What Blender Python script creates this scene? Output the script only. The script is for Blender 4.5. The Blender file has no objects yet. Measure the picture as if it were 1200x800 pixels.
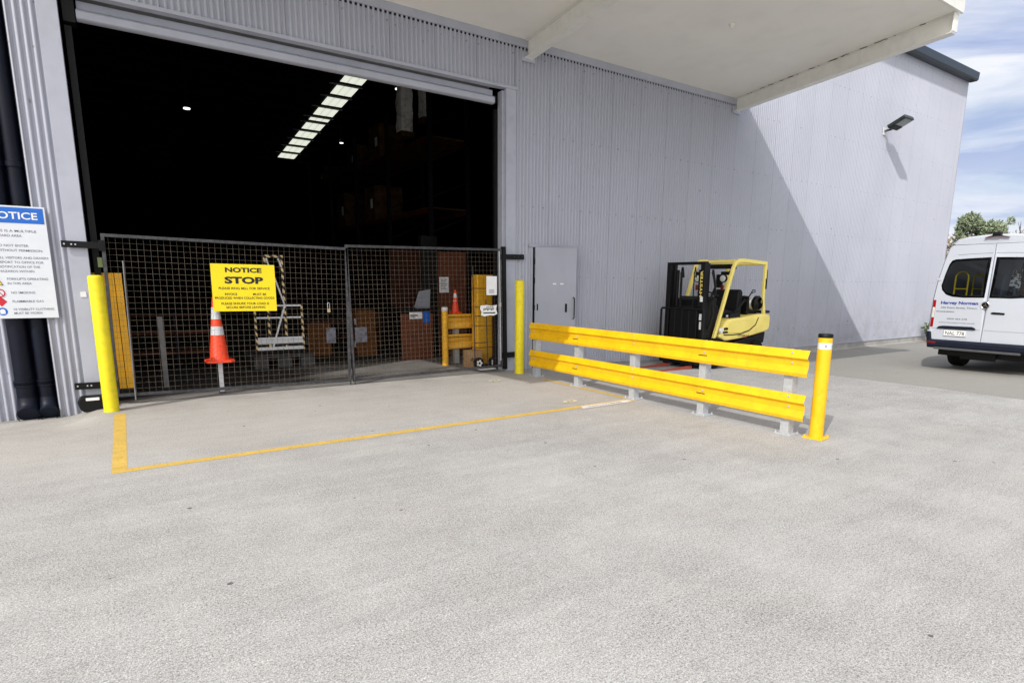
import bpy, bmesh, math, random
from mathutils import Vector, Matrix
random.seed(7)
R_ = math.radians
scene = bpy.context.scene
COL = scene.collection
W = 9.37            # front face of the warehouse (world Y)

# ------------------------------------------------------------------ materials
def nmat(name):
    m = bpy.data.materials.new(name); m.use_nodes = True
    nt = m.node_tree
    return m, nt, nt.nodes['Principled BSDF']

def mat(name, col, rough=.5, metal=0., var=.12, scale=6., bump=0., bscale=60., spec=.5, dirt=0., coat=0.):
    """painted / plain surface with soft tonal variation, optional grime and bump"""
    m, nt, b = nmat(name)
    N, L = nt.nodes, nt.links
    tc = N.new('ShaderNodeTexCoord')
    no = N.new('ShaderNodeTexNoise'); no.inputs['Scale'].default_value = scale; no.inputs['Detail'].default_value = 6
    L.new(tc.outputs['Object'], no.inputs['Vector'])
    cr = N.new('ShaderNodeMapRange'); cr.inputs[1].default_value = .3; cr.inputs[2].default_value = .7
    cr.inputs[3].default_value = 1 - var; cr.inputs[4].default_value = 1 + var
    L.new(no.outputs['Fac'], cr.inputs[0])
    mx = N.new('ShaderNodeVectorMath'); mx.operation = 'SCALE'; mx.inputs[0].default_value = col[:3]
    L.new(cr.outputs[0], mx.inputs['Scale'])
    out = mx.outputs[0]
    if dirt:
        n2 = N.new('ShaderNodeTexNoise'); n2.inputs['Scale'].default_value = scale * 3.1; n2.inputs['Detail'].default_value = 9
        L.new(tc.outputs['Object'], n2.inputs['Vector'])
        r2 = N.new('ShaderNodeMapRange'); r2.inputs[1].default_value = .5; r2.inputs[2].default_value = .78
        r2.inputs[3].default_value = 0; r2.inputs[4].default_value = dirt
        L.new(n2.outputs['Fac'], r2.inputs[0])
        mm = N.new('ShaderNodeMix'); mm.data_type = 'RGBA'
        L.new(r2.outputs[0], mm.inputs[0]); L.new(out, mm.inputs[6]); mm.inputs[7].default_value = (.06, .05, .04, 1)
        out = mm.outputs[2]
    L.new(out, b.inputs['Base Color'])
    rr = N.new('ShaderNodeMapRange'); rr.inputs[3].default_value = max(.02, rough - .08); rr.inputs[4].default_value = min(1, rough + .08)
    L.new(no.outputs['Fac'], rr.inputs[0]); L.new(rr.outputs[0], b.inputs['Roughness'])
    b.inputs['Metallic'].default_value = metal
    b.inputs['Specular IOR Level'].default_value = spec
    b.inputs['Coat Weight'].default_value = coat
    if bump:
        n3 = N.new('ShaderNodeTexNoise'); n3.inputs['Scale'].default_value = bscale; n3.inputs['Detail'].default_value = 5
        L.new(tc.outputs['Object'], n3.inputs['Vector'])
        bp = N.new('ShaderNodeBump'); bp.inputs['Strength'].default_value = bump; bp.inputs['Distance'].default_value = .01
        L.new(n3.outputs['Fac'], bp.inputs['Height']); L.new(bp.outputs[0], b.inputs['Normal'])
    return m

def emis(name, col, s):
    m, nt, b = nmat(name)
    b.inputs['Base Color'].default_value = (*col, 1)
    b.inputs['Emission Color'].default_value = (*col, 1); b.inputs['Emission Strength'].default_value = s
    return m

def M_math(nt, op, a, b=None, c=None):
    n = nt.nodes.new('ShaderNodeMath'); n.operation = op
    for i, v in enumerate((a, b, c)):
        if v is None: continue
        if isinstance(v, (int, float)): n.inputs[i].default_value = v
        else: nt.links.new(v, n.inputs[i])
    return n.outputs[0]

def M_mix(nt, fac, a, b):
    n = nt.nodes.new('ShaderNodeMix'); n.data_type = 'RGBA'
    for i, v in ((0, fac), (6, a), (7, b)):
        if isinstance(v, (int, float)): n.inputs[i].default_value = v
        elif isinstance(v, tuple): n.inputs[i].default_value = (*v, 1) if len(v) == 3 else v
        else: nt.links.new(v, n.inputs[i])
    return n.outputs[2]

def M_noise(nt, vec, scale, detail=5, rough=.55, dist=0.):
    n = nt.nodes.new('ShaderNodeTexNoise'); n.inputs['Scale'].default_value = scale
    n.inputs['Detail'].default_value = detail; n.inputs['Roughness'].default_value = rough; n.inputs['Distortion'].default_value = dist
    nt.links.new(vec, n.inputs['Vector']); return n.outputs['Fac']

def M_map(nt, vec, scale=(1, 1, 1), loc=(0, 0, 0), rot=(0, 0, 0)):
    n = nt.nodes.new('ShaderNodeMapping'); n.inputs['Scale'].default_value = scale; n.inputs['Location'].default_value = loc
    n.inputs['Rotation'].default_value = rot
    nt.links.new(vec, n.inputs['Vector']); return n.outputs[0]

def M_range(nt, v, a, b, c=0., d=1.):
    n = nt.nodes.new('ShaderNodeMapRange')
    for i, x in enumerate((a, b, c, d)): n.inputs[i + 1].default_value = x
    nt.links.new(v, n.inputs[0]); return n.outputs[0]

def cladding(name, base):
    """painted corrugated sheet: lap joints every sheet, screw rows, run-off streaks, soiling near the ground"""
    m, nt, b = nmat(name); L = nt.links
    tc = nt.nodes.new('ShaderNodeTexCoord'); P = tc.outputs['Object']
    sep = nt.nodes.new('ShaderNodeSeparateXYZ'); L.new(P, sep.inputs[0])
    x, z = sep.outputs[0], sep.outputs[2]
    big = M_noise(nt, P, .45, 4)
    streak = M_noise(nt, M_map(nt, P, (9, 1, .25)), 1.6, 6, .6)
    fine = M_noise(nt, P, 14, 6)
    sheet = M_math(nt, 'FLOOR', M_math(nt, 'DIVIDE', M_math(nt, 'ADD', x, -.7315), .7535))
    wn = nt.nodes.new('ShaderNodeTexWhiteNoise'); wn.noise_dimensions = '1D'; L.new(sheet, wn.inputs['W'])
    v = M_math(nt, 'MULTIPLY', M_range(nt, big, .3, .7, .93, 1.05), M_range(nt, streak, .3, .75, 1.01, .975))
    v = M_math(nt, 'MULTIPLY', v, M_range(nt, wn.outputs['Value'], 0, 1, .985, 1.014))
    v = M_math(nt, 'MULTIPLY', v, M_range(nt, fine, .35, .7, 1.008, .99))
    fx = M_math(nt, 'FRACT', M_math(nt, 'DIVIDE', M_math(nt, 'ADD', x, -.7315), .7535))
    lap = M_math(nt, 'LESS_THAN', fx, .019)
    v = M_math(nt, 'MULTIPLY', v, M_math(nt, 'SUBTRACT', 1., M_math(nt, 'MULTIPLY', lap, .42)))
    vm = nt.nodes.new('ShaderNodeVectorMath'); vm.operation = 'SCALE'; vm.inputs[0].default_value = base; L.new(v, vm.inputs['Scale'])
    # screws
    sx = M_math(nt, 'ABSOLUTE', M_math(nt, 'SUBTRACT', M_math(nt, 'FRACT', M_math(nt, 'DIVIDE', x, .226)), .5))
    sz = M_math(nt, 'ABSOLUTE', M_math(nt, 'SUBTRACT', M_math(nt, 'FRACT', M_math(nt, 'DIVIDE', M_math(nt, 'ADD', z, .144), 1.253)), .5))
    scr = M_math(nt, 'MULTIPLY', M_math(nt, 'LESS_THAN', sx, .055), M_math(nt, 'LESS_THAN', sz, .010))
    spots = M_range(nt, M_noise(nt, P, 11, 2, .4), .735, .76)
    low = M_math(nt, 'MULTIPLY', M_range(nt, z, 1.2, -.1), M_range(nt, M_noise(nt, P, 3.2, 8, .65), .42, .72, 0, .42))
    c = M_mix(nt, M_math(nt, 'MULTIPLY', M_math(nt, 'MULTIPLY', scr, .5), M_range(nt, M_noise(nt, P, 5, 2), .38, .62, .15, 1.)), vm.outputs[0], (.10, .09, .085))
    c = M_mix(nt, M_math(nt, 'MULTIPLY', spots, .55), c, (.11, .09, .07))
    c = M_mix(nt, low, c, (.19, .175, .155))
    L.new(c, b.inputs['Base Color'])
    L.new(M_range(nt, big, .3, .7, .38, .55), b.inputs['Roughness'])
    return m

def concrete_mat():
    m, nt, b = nmat('broomed_concrete'); L = nt.links
    tc = nt.nodes.new('ShaderNodeTexCoord'); P = tc.outputs['Object']
    sep = nt.nodes.new('ShaderNodeSeparateXYZ'); L.new(P, sep.inputs[0])
    x, y = sep.outputs[0], sep.outputs[1]
    patch = M_noise(nt, P, .55, 6, .62)
    mid = M_noise(nt, P, 2.6, 8, .65)
    st1 = M_noise(nt, M_map(nt, P, (.5, 4.5, 1), rot=(0, 0, .16)), 1.3, 8, .6, .4)
    st2 = M_noise(nt, M_map(nt, P, (.35, 3.2, 1), rot=(0, 0, -.35)), 1.8, 7, .6, .3)
    broom = M_noise(nt, M_map(nt, P, (2.5, 60, 1), rot=(0, 0, .05)), 2.2, 4, .6)
    grain = M_noise(nt, P, 150, 3, .7)
    agg = nt.nodes.new('ShaderNodeTexVoronoi'); agg.inputs['Scale'].default_value = 135; L.new(P, agg.inputs['Vector'])
    v = M_math(nt, 'MULTIPLY', M_range(nt, patch, .28, .72, .95, 1.045), M_range(nt, mid, .3, .7, .94, 1.05))
    v = M_math(nt, 'MULTIPLY', v, M_range(nt, st1, .3, .72, 1.04, .94))
    v = M_math(nt, 'MULTIPLY', v, M_range(nt, st2, .35, .75, 1.03, .95))
    v = M_math(nt, 'MULTIPLY', v, M_range(nt, broom, .3, .7, .95, 1.05))
    v = M_math(nt, 'MULTIPLY', v, M_range(nt, grain, .3, .7, .62, 1.34))
    v = M_math(nt, 'MULTIPLY', v, M_range(nt, M_noise(nt, P, 75, 3, .75), .3, .7, .74, 1.22))
    v = M_math(nt, 'MULTIPLY', v, M_range(nt, M_noise(nt, P, 22, 5, .7), .3, .7, .91, 1.08))
    wear = M_range(nt, M_noise(nt, P, .9, 6, .65), .36, .66)          # where the fines have worn off and stones show
    spk = M_math(nt, 'MULTIPLY', M_range(nt, agg.outputs['Distance'], .1, .5, .0, 1.), M_range(nt, wear, 0, 1, .55, .85))
    v = M_math(nt, 'MULTIPLY', v, M_range(nt, spk, 0, 1, 1.14, .66))
    vm = nt.nodes.new('ShaderNodeVectorMath'); vm.operation = 'SCALE'; vm.inputs[0].default_value = (.452, .444, .432); L.new(v, vm.inputs['Scale'])
    c = vm.outputs[0]
    c = M_mix(nt, M_range(nt, M_noise(nt, P, .9, 5, .6, .5), .55, .75, 0, .35), c, (.46, .43, .395))     # warm dusty patches
    pit = M_math(nt, 'MULTIPLY', M_range(nt, M_noise(nt, P, 80, 2, .6), .55, .64), M_range(nt, wear, 0, 1, .30, .80))
    c = M_mix(nt, pit, c, (.11, .105, .098))
    tr = M_noise(nt, M_map(nt, P, (1.2, 20, 1), rot=(0, 0, -.12)), 1.5, 6, .65, .6)
    c = M_mix(nt, M_math(nt, 'MULTIPLY', M_range(nt, tr, .56, .74, 0, .4), M_range(nt, x, 2., 6.)), c, (.36, .35, .325))
    wrm = M_math(nt, 'MULTIPLY', M_range(nt, y, 5., 7.), M_range(nt, x, 7., 5.5))
    c = M_mix(nt, M_math(nt, 'MULTIPLY', wrm, .35), c, (.47, .43, .39))
    # grey-tan seal beyond the slab joint
    ax = M_math(nt, 'GREATER_THAN', M_math(nt, 'ADD', x, M_math(nt, 'MULTIPLY', y, -.01)), 11.15)
    c = M_mix(nt, M_math(nt, 'MULTIPLY', ax, .8), c, M_mix(nt, M_noise(nt, P, 60, 4, .7), (.21, .203, .185), (.31, .30, .27)))
    jt = M_math(nt, 'LESS_THAN', M_math(nt, 'ABSOLUTE', M_math(nt, 'SUBTRACT', M_math(nt, 'ADD', x, M_math(nt, 'MULTIPLY', y, -.01)), 11.15)), .018)
    c = M_mix(nt, M_math(nt, 'MULTIPLY', jt, .45), c, (.12, .115, .105))
    # gum, oil drips and stones
    vo = nt.nodes.new('ShaderNodeTexVoronoi'); vo.inputs['Scale'].default_value = 3.3; L.new(P, vo.inputs['Vector'])
    dots = M_math(nt, 'MULTIPLY', M_math(nt, 'LESS_THAN', vo.outputs['Distance'], .055), M_math(nt, 'GREATER_THAN', M_noise(nt, P, 1.7, 2), .52))
    c = M_mix(nt, M_math(nt, 'MULTIPLY', dots, .8), c, (.06, .055, .05))
    # brown tyre / drip trail by the gate, dirty band at threshold
    near = M_math(nt, 'MULTIPLY', M_range(nt, y, 8.3, 9.6), M_range(nt, M_noise(nt, P, 1.8, 7, .65), .38, .68, 0, .6))
    c = M_mix(nt, near, c, (.2, .185, .165))
    # darker concrete inside, with interior shade painted over it, heaviest left and far back
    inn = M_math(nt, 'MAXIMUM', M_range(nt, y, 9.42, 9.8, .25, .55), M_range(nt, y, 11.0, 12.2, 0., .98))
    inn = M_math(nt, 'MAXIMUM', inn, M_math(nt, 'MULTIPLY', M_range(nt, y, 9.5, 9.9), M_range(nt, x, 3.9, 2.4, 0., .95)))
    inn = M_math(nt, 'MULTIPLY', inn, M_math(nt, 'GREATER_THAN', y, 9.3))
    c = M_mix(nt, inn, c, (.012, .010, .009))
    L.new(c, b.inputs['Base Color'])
    b.inputs['Roughness'].default_value = .88; b.inputs['Specular IOR Level'].default_value = .25
    h = M_math(nt, 'ADD', M_math(nt, 'MULTIPLY', grain, .6), M_math(nt, 'MULTIPLY', M_math(nt, 'ADD', agg.outputs['Distance'], broom), .4))
    bp = nt.nodes.new('ShaderNodeBump'); bp.inputs['Strength'].default_value = .35; bp.inputs['Distance'].default_value = .004
    L.new(h, bp.inputs['Height']); L.new(bp.outputs[0], b.inputs['Normal'])
    return m

def worn_paint(name, col, gap=.5):
    """road paint with the concrete showing through (alpha by noise)"""
    m, nt, b = nmat(name); L = nt.links
    tc = nt.nodes.new('ShaderNodeTexCoord'); P = tc.outputs['Object']
    v = M_range(nt, M_noise(nt, P, 5, 8, .7), .3, .7, .82, 1.12)
    vm = nt.nodes.new('ShaderNodeVectorMath'); vm.operation = 'SCALE'; vm.inputs[0].default_value = col; L.new(v, vm.inputs['Scale'])
    L.new(vm.outputs[0], b.inputs['Base Color']); b.inputs['Roughness'].default_value = .8
    a = M_range(nt, M_noise(nt, P, 38, 6, .75), gap - .16, gap - .06, 0., 1.)
    L.new(M_range(nt, a, 0, 1, .25, .96), b.inputs['Alpha'])
    return m

def hazard_mat():
    m, nt, b = nmat('hazard_stripes'); L = nt.links
    tc = nt.nodes.new('ShaderNodeTexCoord')
    sep = nt.nodes.new('ShaderNodeSeparateXYZ'); L.new(tc.outputs['Object'], sep.inputs[0])
    s = M_math(nt, 'ADD', M_math(nt, 'ADD', sep.outputs[0], sep.outputs[2]), sep.outputs[1])
    f = M_math(nt, 'GREATER_THAN', M_math(nt, 'FRACT', M_math(nt, 'MULTIPLY', s, 6.5)), .5)
    L.new(M_mix(nt, f, (.01, .01, .01), (.95, .70, .33)), b.inputs['Base Color'])
    return m

def glass_mat(name, tint=(.12, .13, .14), clear=.5):
    m, nt, b = nmat(name); L = nt.links
    nt.nodes.remove(b); out = nt.nodes['Material Output']
    tr = nt.nodes.new('ShaderNodeBsdfTransparent'); tr.inputs[0].default_value = (*tint, 1)
    gl = nt.nodes.new('ShaderNodeBsdfGlossy'); gl.inputs['Roughness'].default_value = .02; gl.inputs[0].default_value = (.8, .85, .9, 1)
    fr = nt.nodes.new('ShaderNodeFresnel'); fr.inputs[0].default_value = 1.45
    mx = nt.nodes.new('ShaderNodeMixShader'); L.new(fr.outputs[0], mx.inputs[0]); L.new(tr.outputs[0], mx.inputs[1]); L.new(gl.outputs[0], mx.inputs[2])
    L.new(mx.outputs[0], out.inputs[0])
    return m

def leaf_mat(name, c1, c2):
    m, nt, b = nmat(name); L = nt.links
    tc = nt.nodes.new('ShaderNodeTexCoord')
    n = M_noise(nt, tc.outputs['Object'], 2.2, 4)
    L.new(M_mix(nt, M_range(nt, n, .35, .65), c1, c2), b.inputs['Base Color'])
    b.inputs['Roughness'].default_value = .6
    b.inputs['Subsurface Weight'].default_value = 0
    return m

MT = {}
MT['clad'] = cladding('grey_corrugated_cladding', (.42, .437, .508))
MT['flash'] = mat('grey_flashing', (.42, .437, .508), .42, var=.06, dirt=.12, scale=2.2)
MT['soffit'] = mat('white_soffit_board', (.90, .875, .82), .6, var=.03, scale=.8, dirt=.06)
MT['beam'] = mat('white_painted_steel', (.82, .81, .76), .45, var=.04, scale=2, dirt=.12)
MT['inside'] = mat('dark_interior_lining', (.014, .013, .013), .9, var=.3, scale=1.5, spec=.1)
MT['gutter'] = mat('dark_blue_grey_gutter', (.022, .034, .048), .35, var=.15, scale=2)
MT['footing'] = mat('pale_concrete_upstand', (.40, .385, .36), .85, var=.18, scale=3, bump=.4, dirt=.25)
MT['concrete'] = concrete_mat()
MT['navy'] = mat('navy_downpipe', (.0025, .004, .012), .5, var=.2, spec=.22)
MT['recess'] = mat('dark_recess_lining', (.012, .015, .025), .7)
MT['byellow'] = mat('bright_yellow_sleeve', (.80, .66, .006), .42, var=.07, scale=4, dirt=.22)
MT['oyellow'] = mat('safety_yellow_powdercoat', (.84, .475, .004), .42, var=.08, scale=5, dirt=.2)
MT['oyellow_in'] = mat('dusty_yellow_paint', (.88, .45, .012), .55, var=.12, dirt=.12)
MT['galv'] = mat('galvanised_steel', (.50, .515, .53), .42, metal=.3, var=.10, scale=26, dirt=.04)
MT['galvdirty'] = mat('weathered_galvanised_steel', (.045, .045, .05), .6, var=.5, scale=22, dirt=.3)
MT['patchgrey'] = mat('dull_patch_plate', (.06, .06, .075), .6, var=.5, scale=20)
MT['wire'] = mat('weathered_wire', (.15, .122, .095), .7, var=.4, scale=9, spec=.3)
MT['black'] = mat('black_plastic', (.004, .004, .0045), .5, var=.2, spec=.25)
MT['blackmetal'] = mat('black_painted_steel', (.004, .004, .0045), .5, var=.25, spec=.3, scale=14)
MT['rubber'] = mat('tyre_rubber', (.007, .007, .007), .85, var=.3, bump=.3, spec=.2)
MT['white'] = mat('white_panel', (.78, .78, .78), .45, var=.03)
MT['paper'] = mat('printed_paper', (.85, .86, .88), .7, var=.05)
MT['signwhite'] = mat('white_sign_board', (.70, .73, .78), .35, var=.03)
MT['blue'] = mat('sign_blue', (.008, .13, .55), .4, var=.04)
MT['signyellow'] = mat('yellow_sign_board', (.90, .70, .004), .4, var=.03)
MT['ink'] = mat('black_print', (.012, .012, .014), .5, var=.1)
MT['greyink'] = mat('grey_print', (.16, .17, .2), .6, var=.1)
MT['redink'] = mat('red_print', (.55, .015, .03), .5)
MT['conered'] = mat('fluorescent_cone_red', (.85, .055, .008), .5, var=.1, dirt=.1)
MT['reflect'] = mat('reflective_band', (.62, .64, .66), .3, var=.08)
MT['cream'] = mat('pale_yellow_truck_paint', (.98, .81, .21), .38, var=.05, scale=3, dirt=.06)
MT['seat'] = mat('black_vinyl', (.005, .005, .006), .6, var=.2, bump=.2, spec=.3)
MT['silver'] = mat('silver_gas_bottle', (.55, .55, .53), .3, metal=.7, var=.1)
MT['lens'] = mat('clear_lens', (.6, .62, .6), .12, var=.1)
MT['forkorange'] = mat('orange_fork_paint', (.33, .055, .03), .6, var=.25, dirt=.35)
MT['vanwhite'] = mat('white_van_paint', (.49, .52, .585), .22, var=.015, scale=1.2, coat=.5)
MT['vandark'] = mat('dark_bumper_plastic', (.005, .008, .019), .5, spec=.25, var=.15)
MT['vaninside'] = mat('dark_van_lining', (.03, .03, .034), .8)
MT['vanglass'] = glass_mat('tinted_rear_glass', (.42, .44, .46))
MT['tail'] = mat('red_tail_lamp_lens', (.30, .003, .008), .12, var=.1, coat=.5)
MT['darkred'] = mat('dark_red_reflector', (.16, .008, .014), .2)
MT['chrome'] = mat('chrome', (.7, .7, .72), .12, metal=1., var=.05)
MT['bluelet'] = mat('blue_vinyl_letters', (.03, .05, .28), .4)
MT['toolyellow'] = mat('yellow_hand_truck', (.78, .62, .02), .4)
MT['browndark'] = mat('shaded_brown_board', (.025, .007, .003), .8, var=.3, scale=3, spec=.1)  # darker copy of the brown board, shade inside the doorway put in
MT['screengrey'] = mat('grey_screen_shell', (.22, .23, .27), .5)
MT['dullsteel'] = mat('dull_steel', (.20, .20, .205), .5, metal=.2, var=.25)
MT['plasticgrey'] = mat('grey_pallet_plastic', (.055, .055, .058), .6, var=.15)
MT['cartondark'] = mat('carton_in_shadow', (.08, .042, .018), .85, var=.5, scale=5, spec=.1)  # darker copy of the carton colour, warehouse shade put in
MT['carton'] = mat('brown_carton', (.13, .052, .016), .9, spec=.1, var=.15, scale=4)
MT['cartonbright'] = mat('light_brown_carton', (.46, .28, .14), .8, var=.12, scale=4)
MT['brown'] = mat('brown_board', (.12, .029, .007), .75, var=.22, scale=3, dirt=.2)
MT['wrap'] = mat('stretch_film', (.90, .91, .86), .3, var=.35, scale=9, bump=1., bscale=12)
MT['rackblue'] = mat('dark_rack_steel', (.005, .006, .012), .6, spec=.2)
MT['rackorange'] = mat('orange_rack_beam', (.05, .012, .004), .6, var=.3, spec=.1)
MT['alu'] = mat('dull_aluminium', (.85, .86, .88), .45, var=.10)
MT['hazard'] = hazard_mat()
MT['linepaint'] = worn_paint('worn_yellow_line_paint', (.62, .41, .085), .495)
MT['stickercream'] = worn_paint('worn_cream_sticker', (.62, .56, .38), .44)
MT['stickerwhite'] = worn_paint('worn_white_sticker', (.66, .65, .63), .44)
MT['skylight'] = emis('daylit_skylight_sheet', (.88, .92, .78), .9)
MT['lampglow'] = emis('lit_high_bay_lens', (1, 1, .97), 2.2)
MT['brass'] = mat('brass', (.55, .45, .25), .35, metal=.7)
MT['lampglass'] = mat('unlit_lamp_glass', (.20, .23, .20), .15)
MT['grille'] = mat('lamp_grey', (.07, .075, .08), .4)
MT['lampdark'] = mat('dark_lamp_face', (.02, .024, .022), .3)
MT['doorpaint'] = mat('grey_door_paint', (.36, .376, .435), .42, var=.05, scale=1.5, dirt=.06)
MT['plaster'] = mat('roof_steel', (.3, .31, .33), .5)
MT['bark'] = mat('bark', (.12, .09, .065), .9, var=.3, bump=.6)
MT['leafa'] = leaf_mat('grey_green_leaves', (.15, .20, .11), (.33, .38, .25))
MT['leafb'] = leaf_mat('dry_hedge_leaves', (.22, .17, .09), (.36, .27, .16))
MT['weed'] = leaf_mat('weed_leaves', (.05, .09, .025), (.12, .15, .05))

# ------------------------------------------------------------------ mesh builder
class MB:
    def __init__(s): s.bm = bmesh.new()
    def _faces(s, verts, quads):
        v = [s.bm.verts.new(p) for p in verts]
        out = []
        for q in quads:
            try: out.append(s.bm.faces.new([v[i] for i in q]))
            except ValueError: pass
        return out
    def box(s, a, b, mtx=None):
        x0, y0, z0 = (min(a[i], b[i]) for i in range(3)); x1, y1, z1 = (max(a[i], b[i]) for i in range(3))
        vs = [Vector(p) for p in ((x0,y0,z0),(x1,y0,z0),(x1,y1,z0),(x0,y1,z0),(x0,y0,z1),(x1,y0,z1),(x1,y1,z1),(x0,y1,z1))]
        if mtx: vs = [mtx @ v for v in vs]
        s._faces(vs, ((0,3,2,1),(4,5,6,7),(0,1,5,4),(1,2,6,5),(2,3,7,6),(3,0,4,7))); return s
    def bar(s, p, q, w, h, up=(0,0,1)):
        """rectangular bar from p to q"""
        p, q = Vector(p), Vector(q); d = (q - p); l = d.length; d.normalize()
        sd = d.cross(Vector(up))
        if sd.length < 1e-4: sd = d.cross(Vector((0,1,0)))
        sd.normalize(); u = sd.cross(d)
        m = Matrix((( d.x, sd.x, u.x, p.x),(d.y, sd.y, u.y, p.y),(d.z, sd.z, u.z, p.z),(0,0,0,1)))
        return s.box((0,-w/2,-h/2),(l,w/2,h/2), m)
    def ring(s, c, ax1, ax2, r1, r2, n): return [c + ax1*math.cos(2*math.pi*i/n)*r1 + ax2*math.sin(2*math.pi*i/n)*r2 for i in range(n)]
    def cyl(s, p, q, r, r2=None, n=20, cap=True):
        p, q = Vector(p), Vector(q); d = (q-p).normalized(); r2 = r if r2 is None else r2
        a = d.cross(Vector((0,0,1)));
        if a.length < 1e-3: a = Vector((1,0,0))
        a.normalize(); b = d.cross(a)
        v0 = [s.bm.verts.new(x) for x in s.ring(p,a,b,r,r,n)]; v1 = [s.bm.verts.new(x) for x in s.ring(q,a,b,r2,r2,n)]
        for i in range(n): s.bm.faces.new((v0[i],v0[(i+1)%n],v1[(i+1)%n],v1[i]))
        if cap: s.bm.faces.new(v0[::-1]); s.bm.faces.new(v1)
        return s
    def tube(s, pts, r, n=10, closed=False, radii=None):
        pts = [Vector(p) for p in pts]; rings = []; N = len(pts); prev = None
        for i, p in enumerate(pts):
            if closed: t = pts[(i+1)%N]-pts[i-1]
            else: t = pts[min(i+1,N-1)]-pts[max(i-1,0)]
            t.normalize()
            if prev is None:
                a = t.cross(Vector((0,0,1)))
                if a.length < 1e-2: a = t.cross(Vector((0,1,0)))
            else: a = prev - t*prev.dot(t)
            a.normalize(); prev = a; b = t.cross(a); rr = radii[i] if radii else r
            rings.append([s.bm.verts.new(x) for x in s.ring(p,a,b,rr,rr,n)])
        for i in range(N if closed else N-1):
            A, B = rings[i], rings[(i+1)%N]
            for k in range(n): s.bm.faces.new((A[k],A[(k+1)%n],B[(k+1)%n],B[k]))
        if not closed: s.bm.faces.new(rings[0][::-1]); s.bm.faces.new(rings[-1])
        return s
    def lathe(s, prof, c=(0,0,0), n=28, axis='Z', cap=True):
        c = Vector(c); rings = []
        A = {'Z':(Vector((1,0,0)),Vector((0,1,0)),Vector((0,0,1))),'Y':(Vector((0,0,1)),Vector((1,0,0)),Vector((0,1,0))),'X':(Vector((0,1,0)),Vector((0,0,1)),Vector((1,0,0)))}[axis]
        for r, h in prof: rings.append([s.bm.verts.new(x) for x in s.ring(c+A[2]*h,A[0],A[1],max(r,1e-4),max(r,1e-4),n)])
        for P, Q in zip(rings, rings[1:]):
            for k in range(n): s.bm.faces.new((P[k],P[(k+1)%n],Q[(k+1)%n],Q[k]))
        if cap: s.bm.faces.new(rings[0][::-1]); s.bm.faces.new(rings[-1])
        return s
    def prism(s, poly, f0, f1):
        """poly: 2-D points; f0/f1 map (u,v) -> 3-D for the two ends"""
        a = [s.bm.verts.new(f0(*p)) for p in poly]; b = [s.bm.verts.new(f1(*p)) for p in poly]; n = len(poly)
        for i in range(n): s.bm.faces.new((a[i],a[(i+1)%n],b[(i+1)%n],b[i]))
        s.bm.faces.new(a[::-1]); s.bm.faces.new(b); return s
    def sheet(s, poly, f0, f1):
        """open strip: no end caps, no closing face"""
        a = [s.bm.verts.new(f0(*p)) for p in poly]; b = [s.bm.verts.new(f1(*p)) for p in poly]
        for i in range(len(poly)-1): s.bm.faces.new((a[i],a[i+1],b[i+1],b[i]))
        return s
    def poly(s, pts): s.bm.faces.new([s.bm.verts.new(p) for p in pts]); return s
    def holed(s, outer, inner, f0, f1):
        """plate with a hole: outer / inner 2-D loops, f0 front, f1 back"""
        loops = []
        for f in (f0, f1):
            es, vo, vi = [], [s.bm.verts.new(f(*p)) for p in outer], [s.bm.verts.new(f(*p)) for p in inner]
            for v in (vo, vi):
                for i in range(len(v)): es.append(s.bm.edges.new((v[i], v[(i+1)%len(v)])))
            bmesh.ops.triangle_fill(s.bm, edges=es, use_beauty=True, use_dissolve=False); loops.append((vo, vi))
        for k in (0, 1):
            a, b = loops[0][k], loops[1][k]
            for i in range(len(a)): s.bm.faces.new((a[i],a[(i+1)%len(a)],b[(i+1)%len(a)],b[i]))
        return s
    def split(s, name, m, parent=None, **k):
        """every loose piece becomes an object of its own"""
        seen, outs = set(), []
        for f0 in list(s.bm.faces):
            if f0 in seen: continue
            st, isl = [f0], []; seen.add(f0)
            while st:
                f = st.pop(); isl.append(f)
                for e in f.edges:
                    for g in e.link_faces:
                        if g not in seen: seen.add(g); st.append(g)
            q = MB(); vm = {}
            for f in isl:
                for v in f.verts:
                    if v not in vm: vm[v] = q.bm.verts.new(v.co)
            for f in isl: q.bm.faces.new([vm[v] for v in f.verts])
            outs.append(q.build(name, m, parent, **k))
        s.bm.free(); return outs
    def build(s, name, m, parent=None, bevel=0., smooth=35, solid=0., segs=2, label=None):
        bmesh.ops.recalc_face_normals(s.bm, faces=s.bm.faces)
        me = bpy.data.meshes.new(name); s.bm.to_mesh(me); s.bm.free()
        o = bpy.data.objects.new(name, me); COL.objects.link(o)
        me.materials.append(MT[m] if isinstance(m, str) else m)
        if smooth:
            for p in me.polygons: p.use_smooth = True
            me.set_sharp_from_angle(angle=R_(smooth))
        if solid:
            md = o.modifiers.new('thick','SOLIDIFY'); md.thickness = solid; md.offset = 0
        if bevel:
            md = o.modifiers.new('bevel','BEVEL'); md.width = bevel; md.segments = segs; md.limit_method = 'ANGLE'; md.angle_limit = R_(40)
            md.harden_normals = True
        if parent:
            o.parent = parent
        if label: o['label'] = label
        return o

def tag(o, label, cat, group=None):
    o['label'] = label; o['category'] = cat
    if group: o['group'] = group
    return o
def struct(o): o['kind'] = 'structure'; return o
def empty(name, loc=(0,0,0), rz=0., label=None, cat=None, group=None):
    o = bpy.data.objects.new(name, None); COL.objects.link(o); o.location = loc; o.rotation_euler = (0,0,rz); o.empty_display_size = .1
    if label: tag(o, label, cat, group)
    return o
def copy_tree(o, parent=None):
    c = o.copy(); COL.objects.link(c)
    if parent: c.parent = parent
    for ch in list(o.children): copy_tree(ch, c)
    return c

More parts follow.
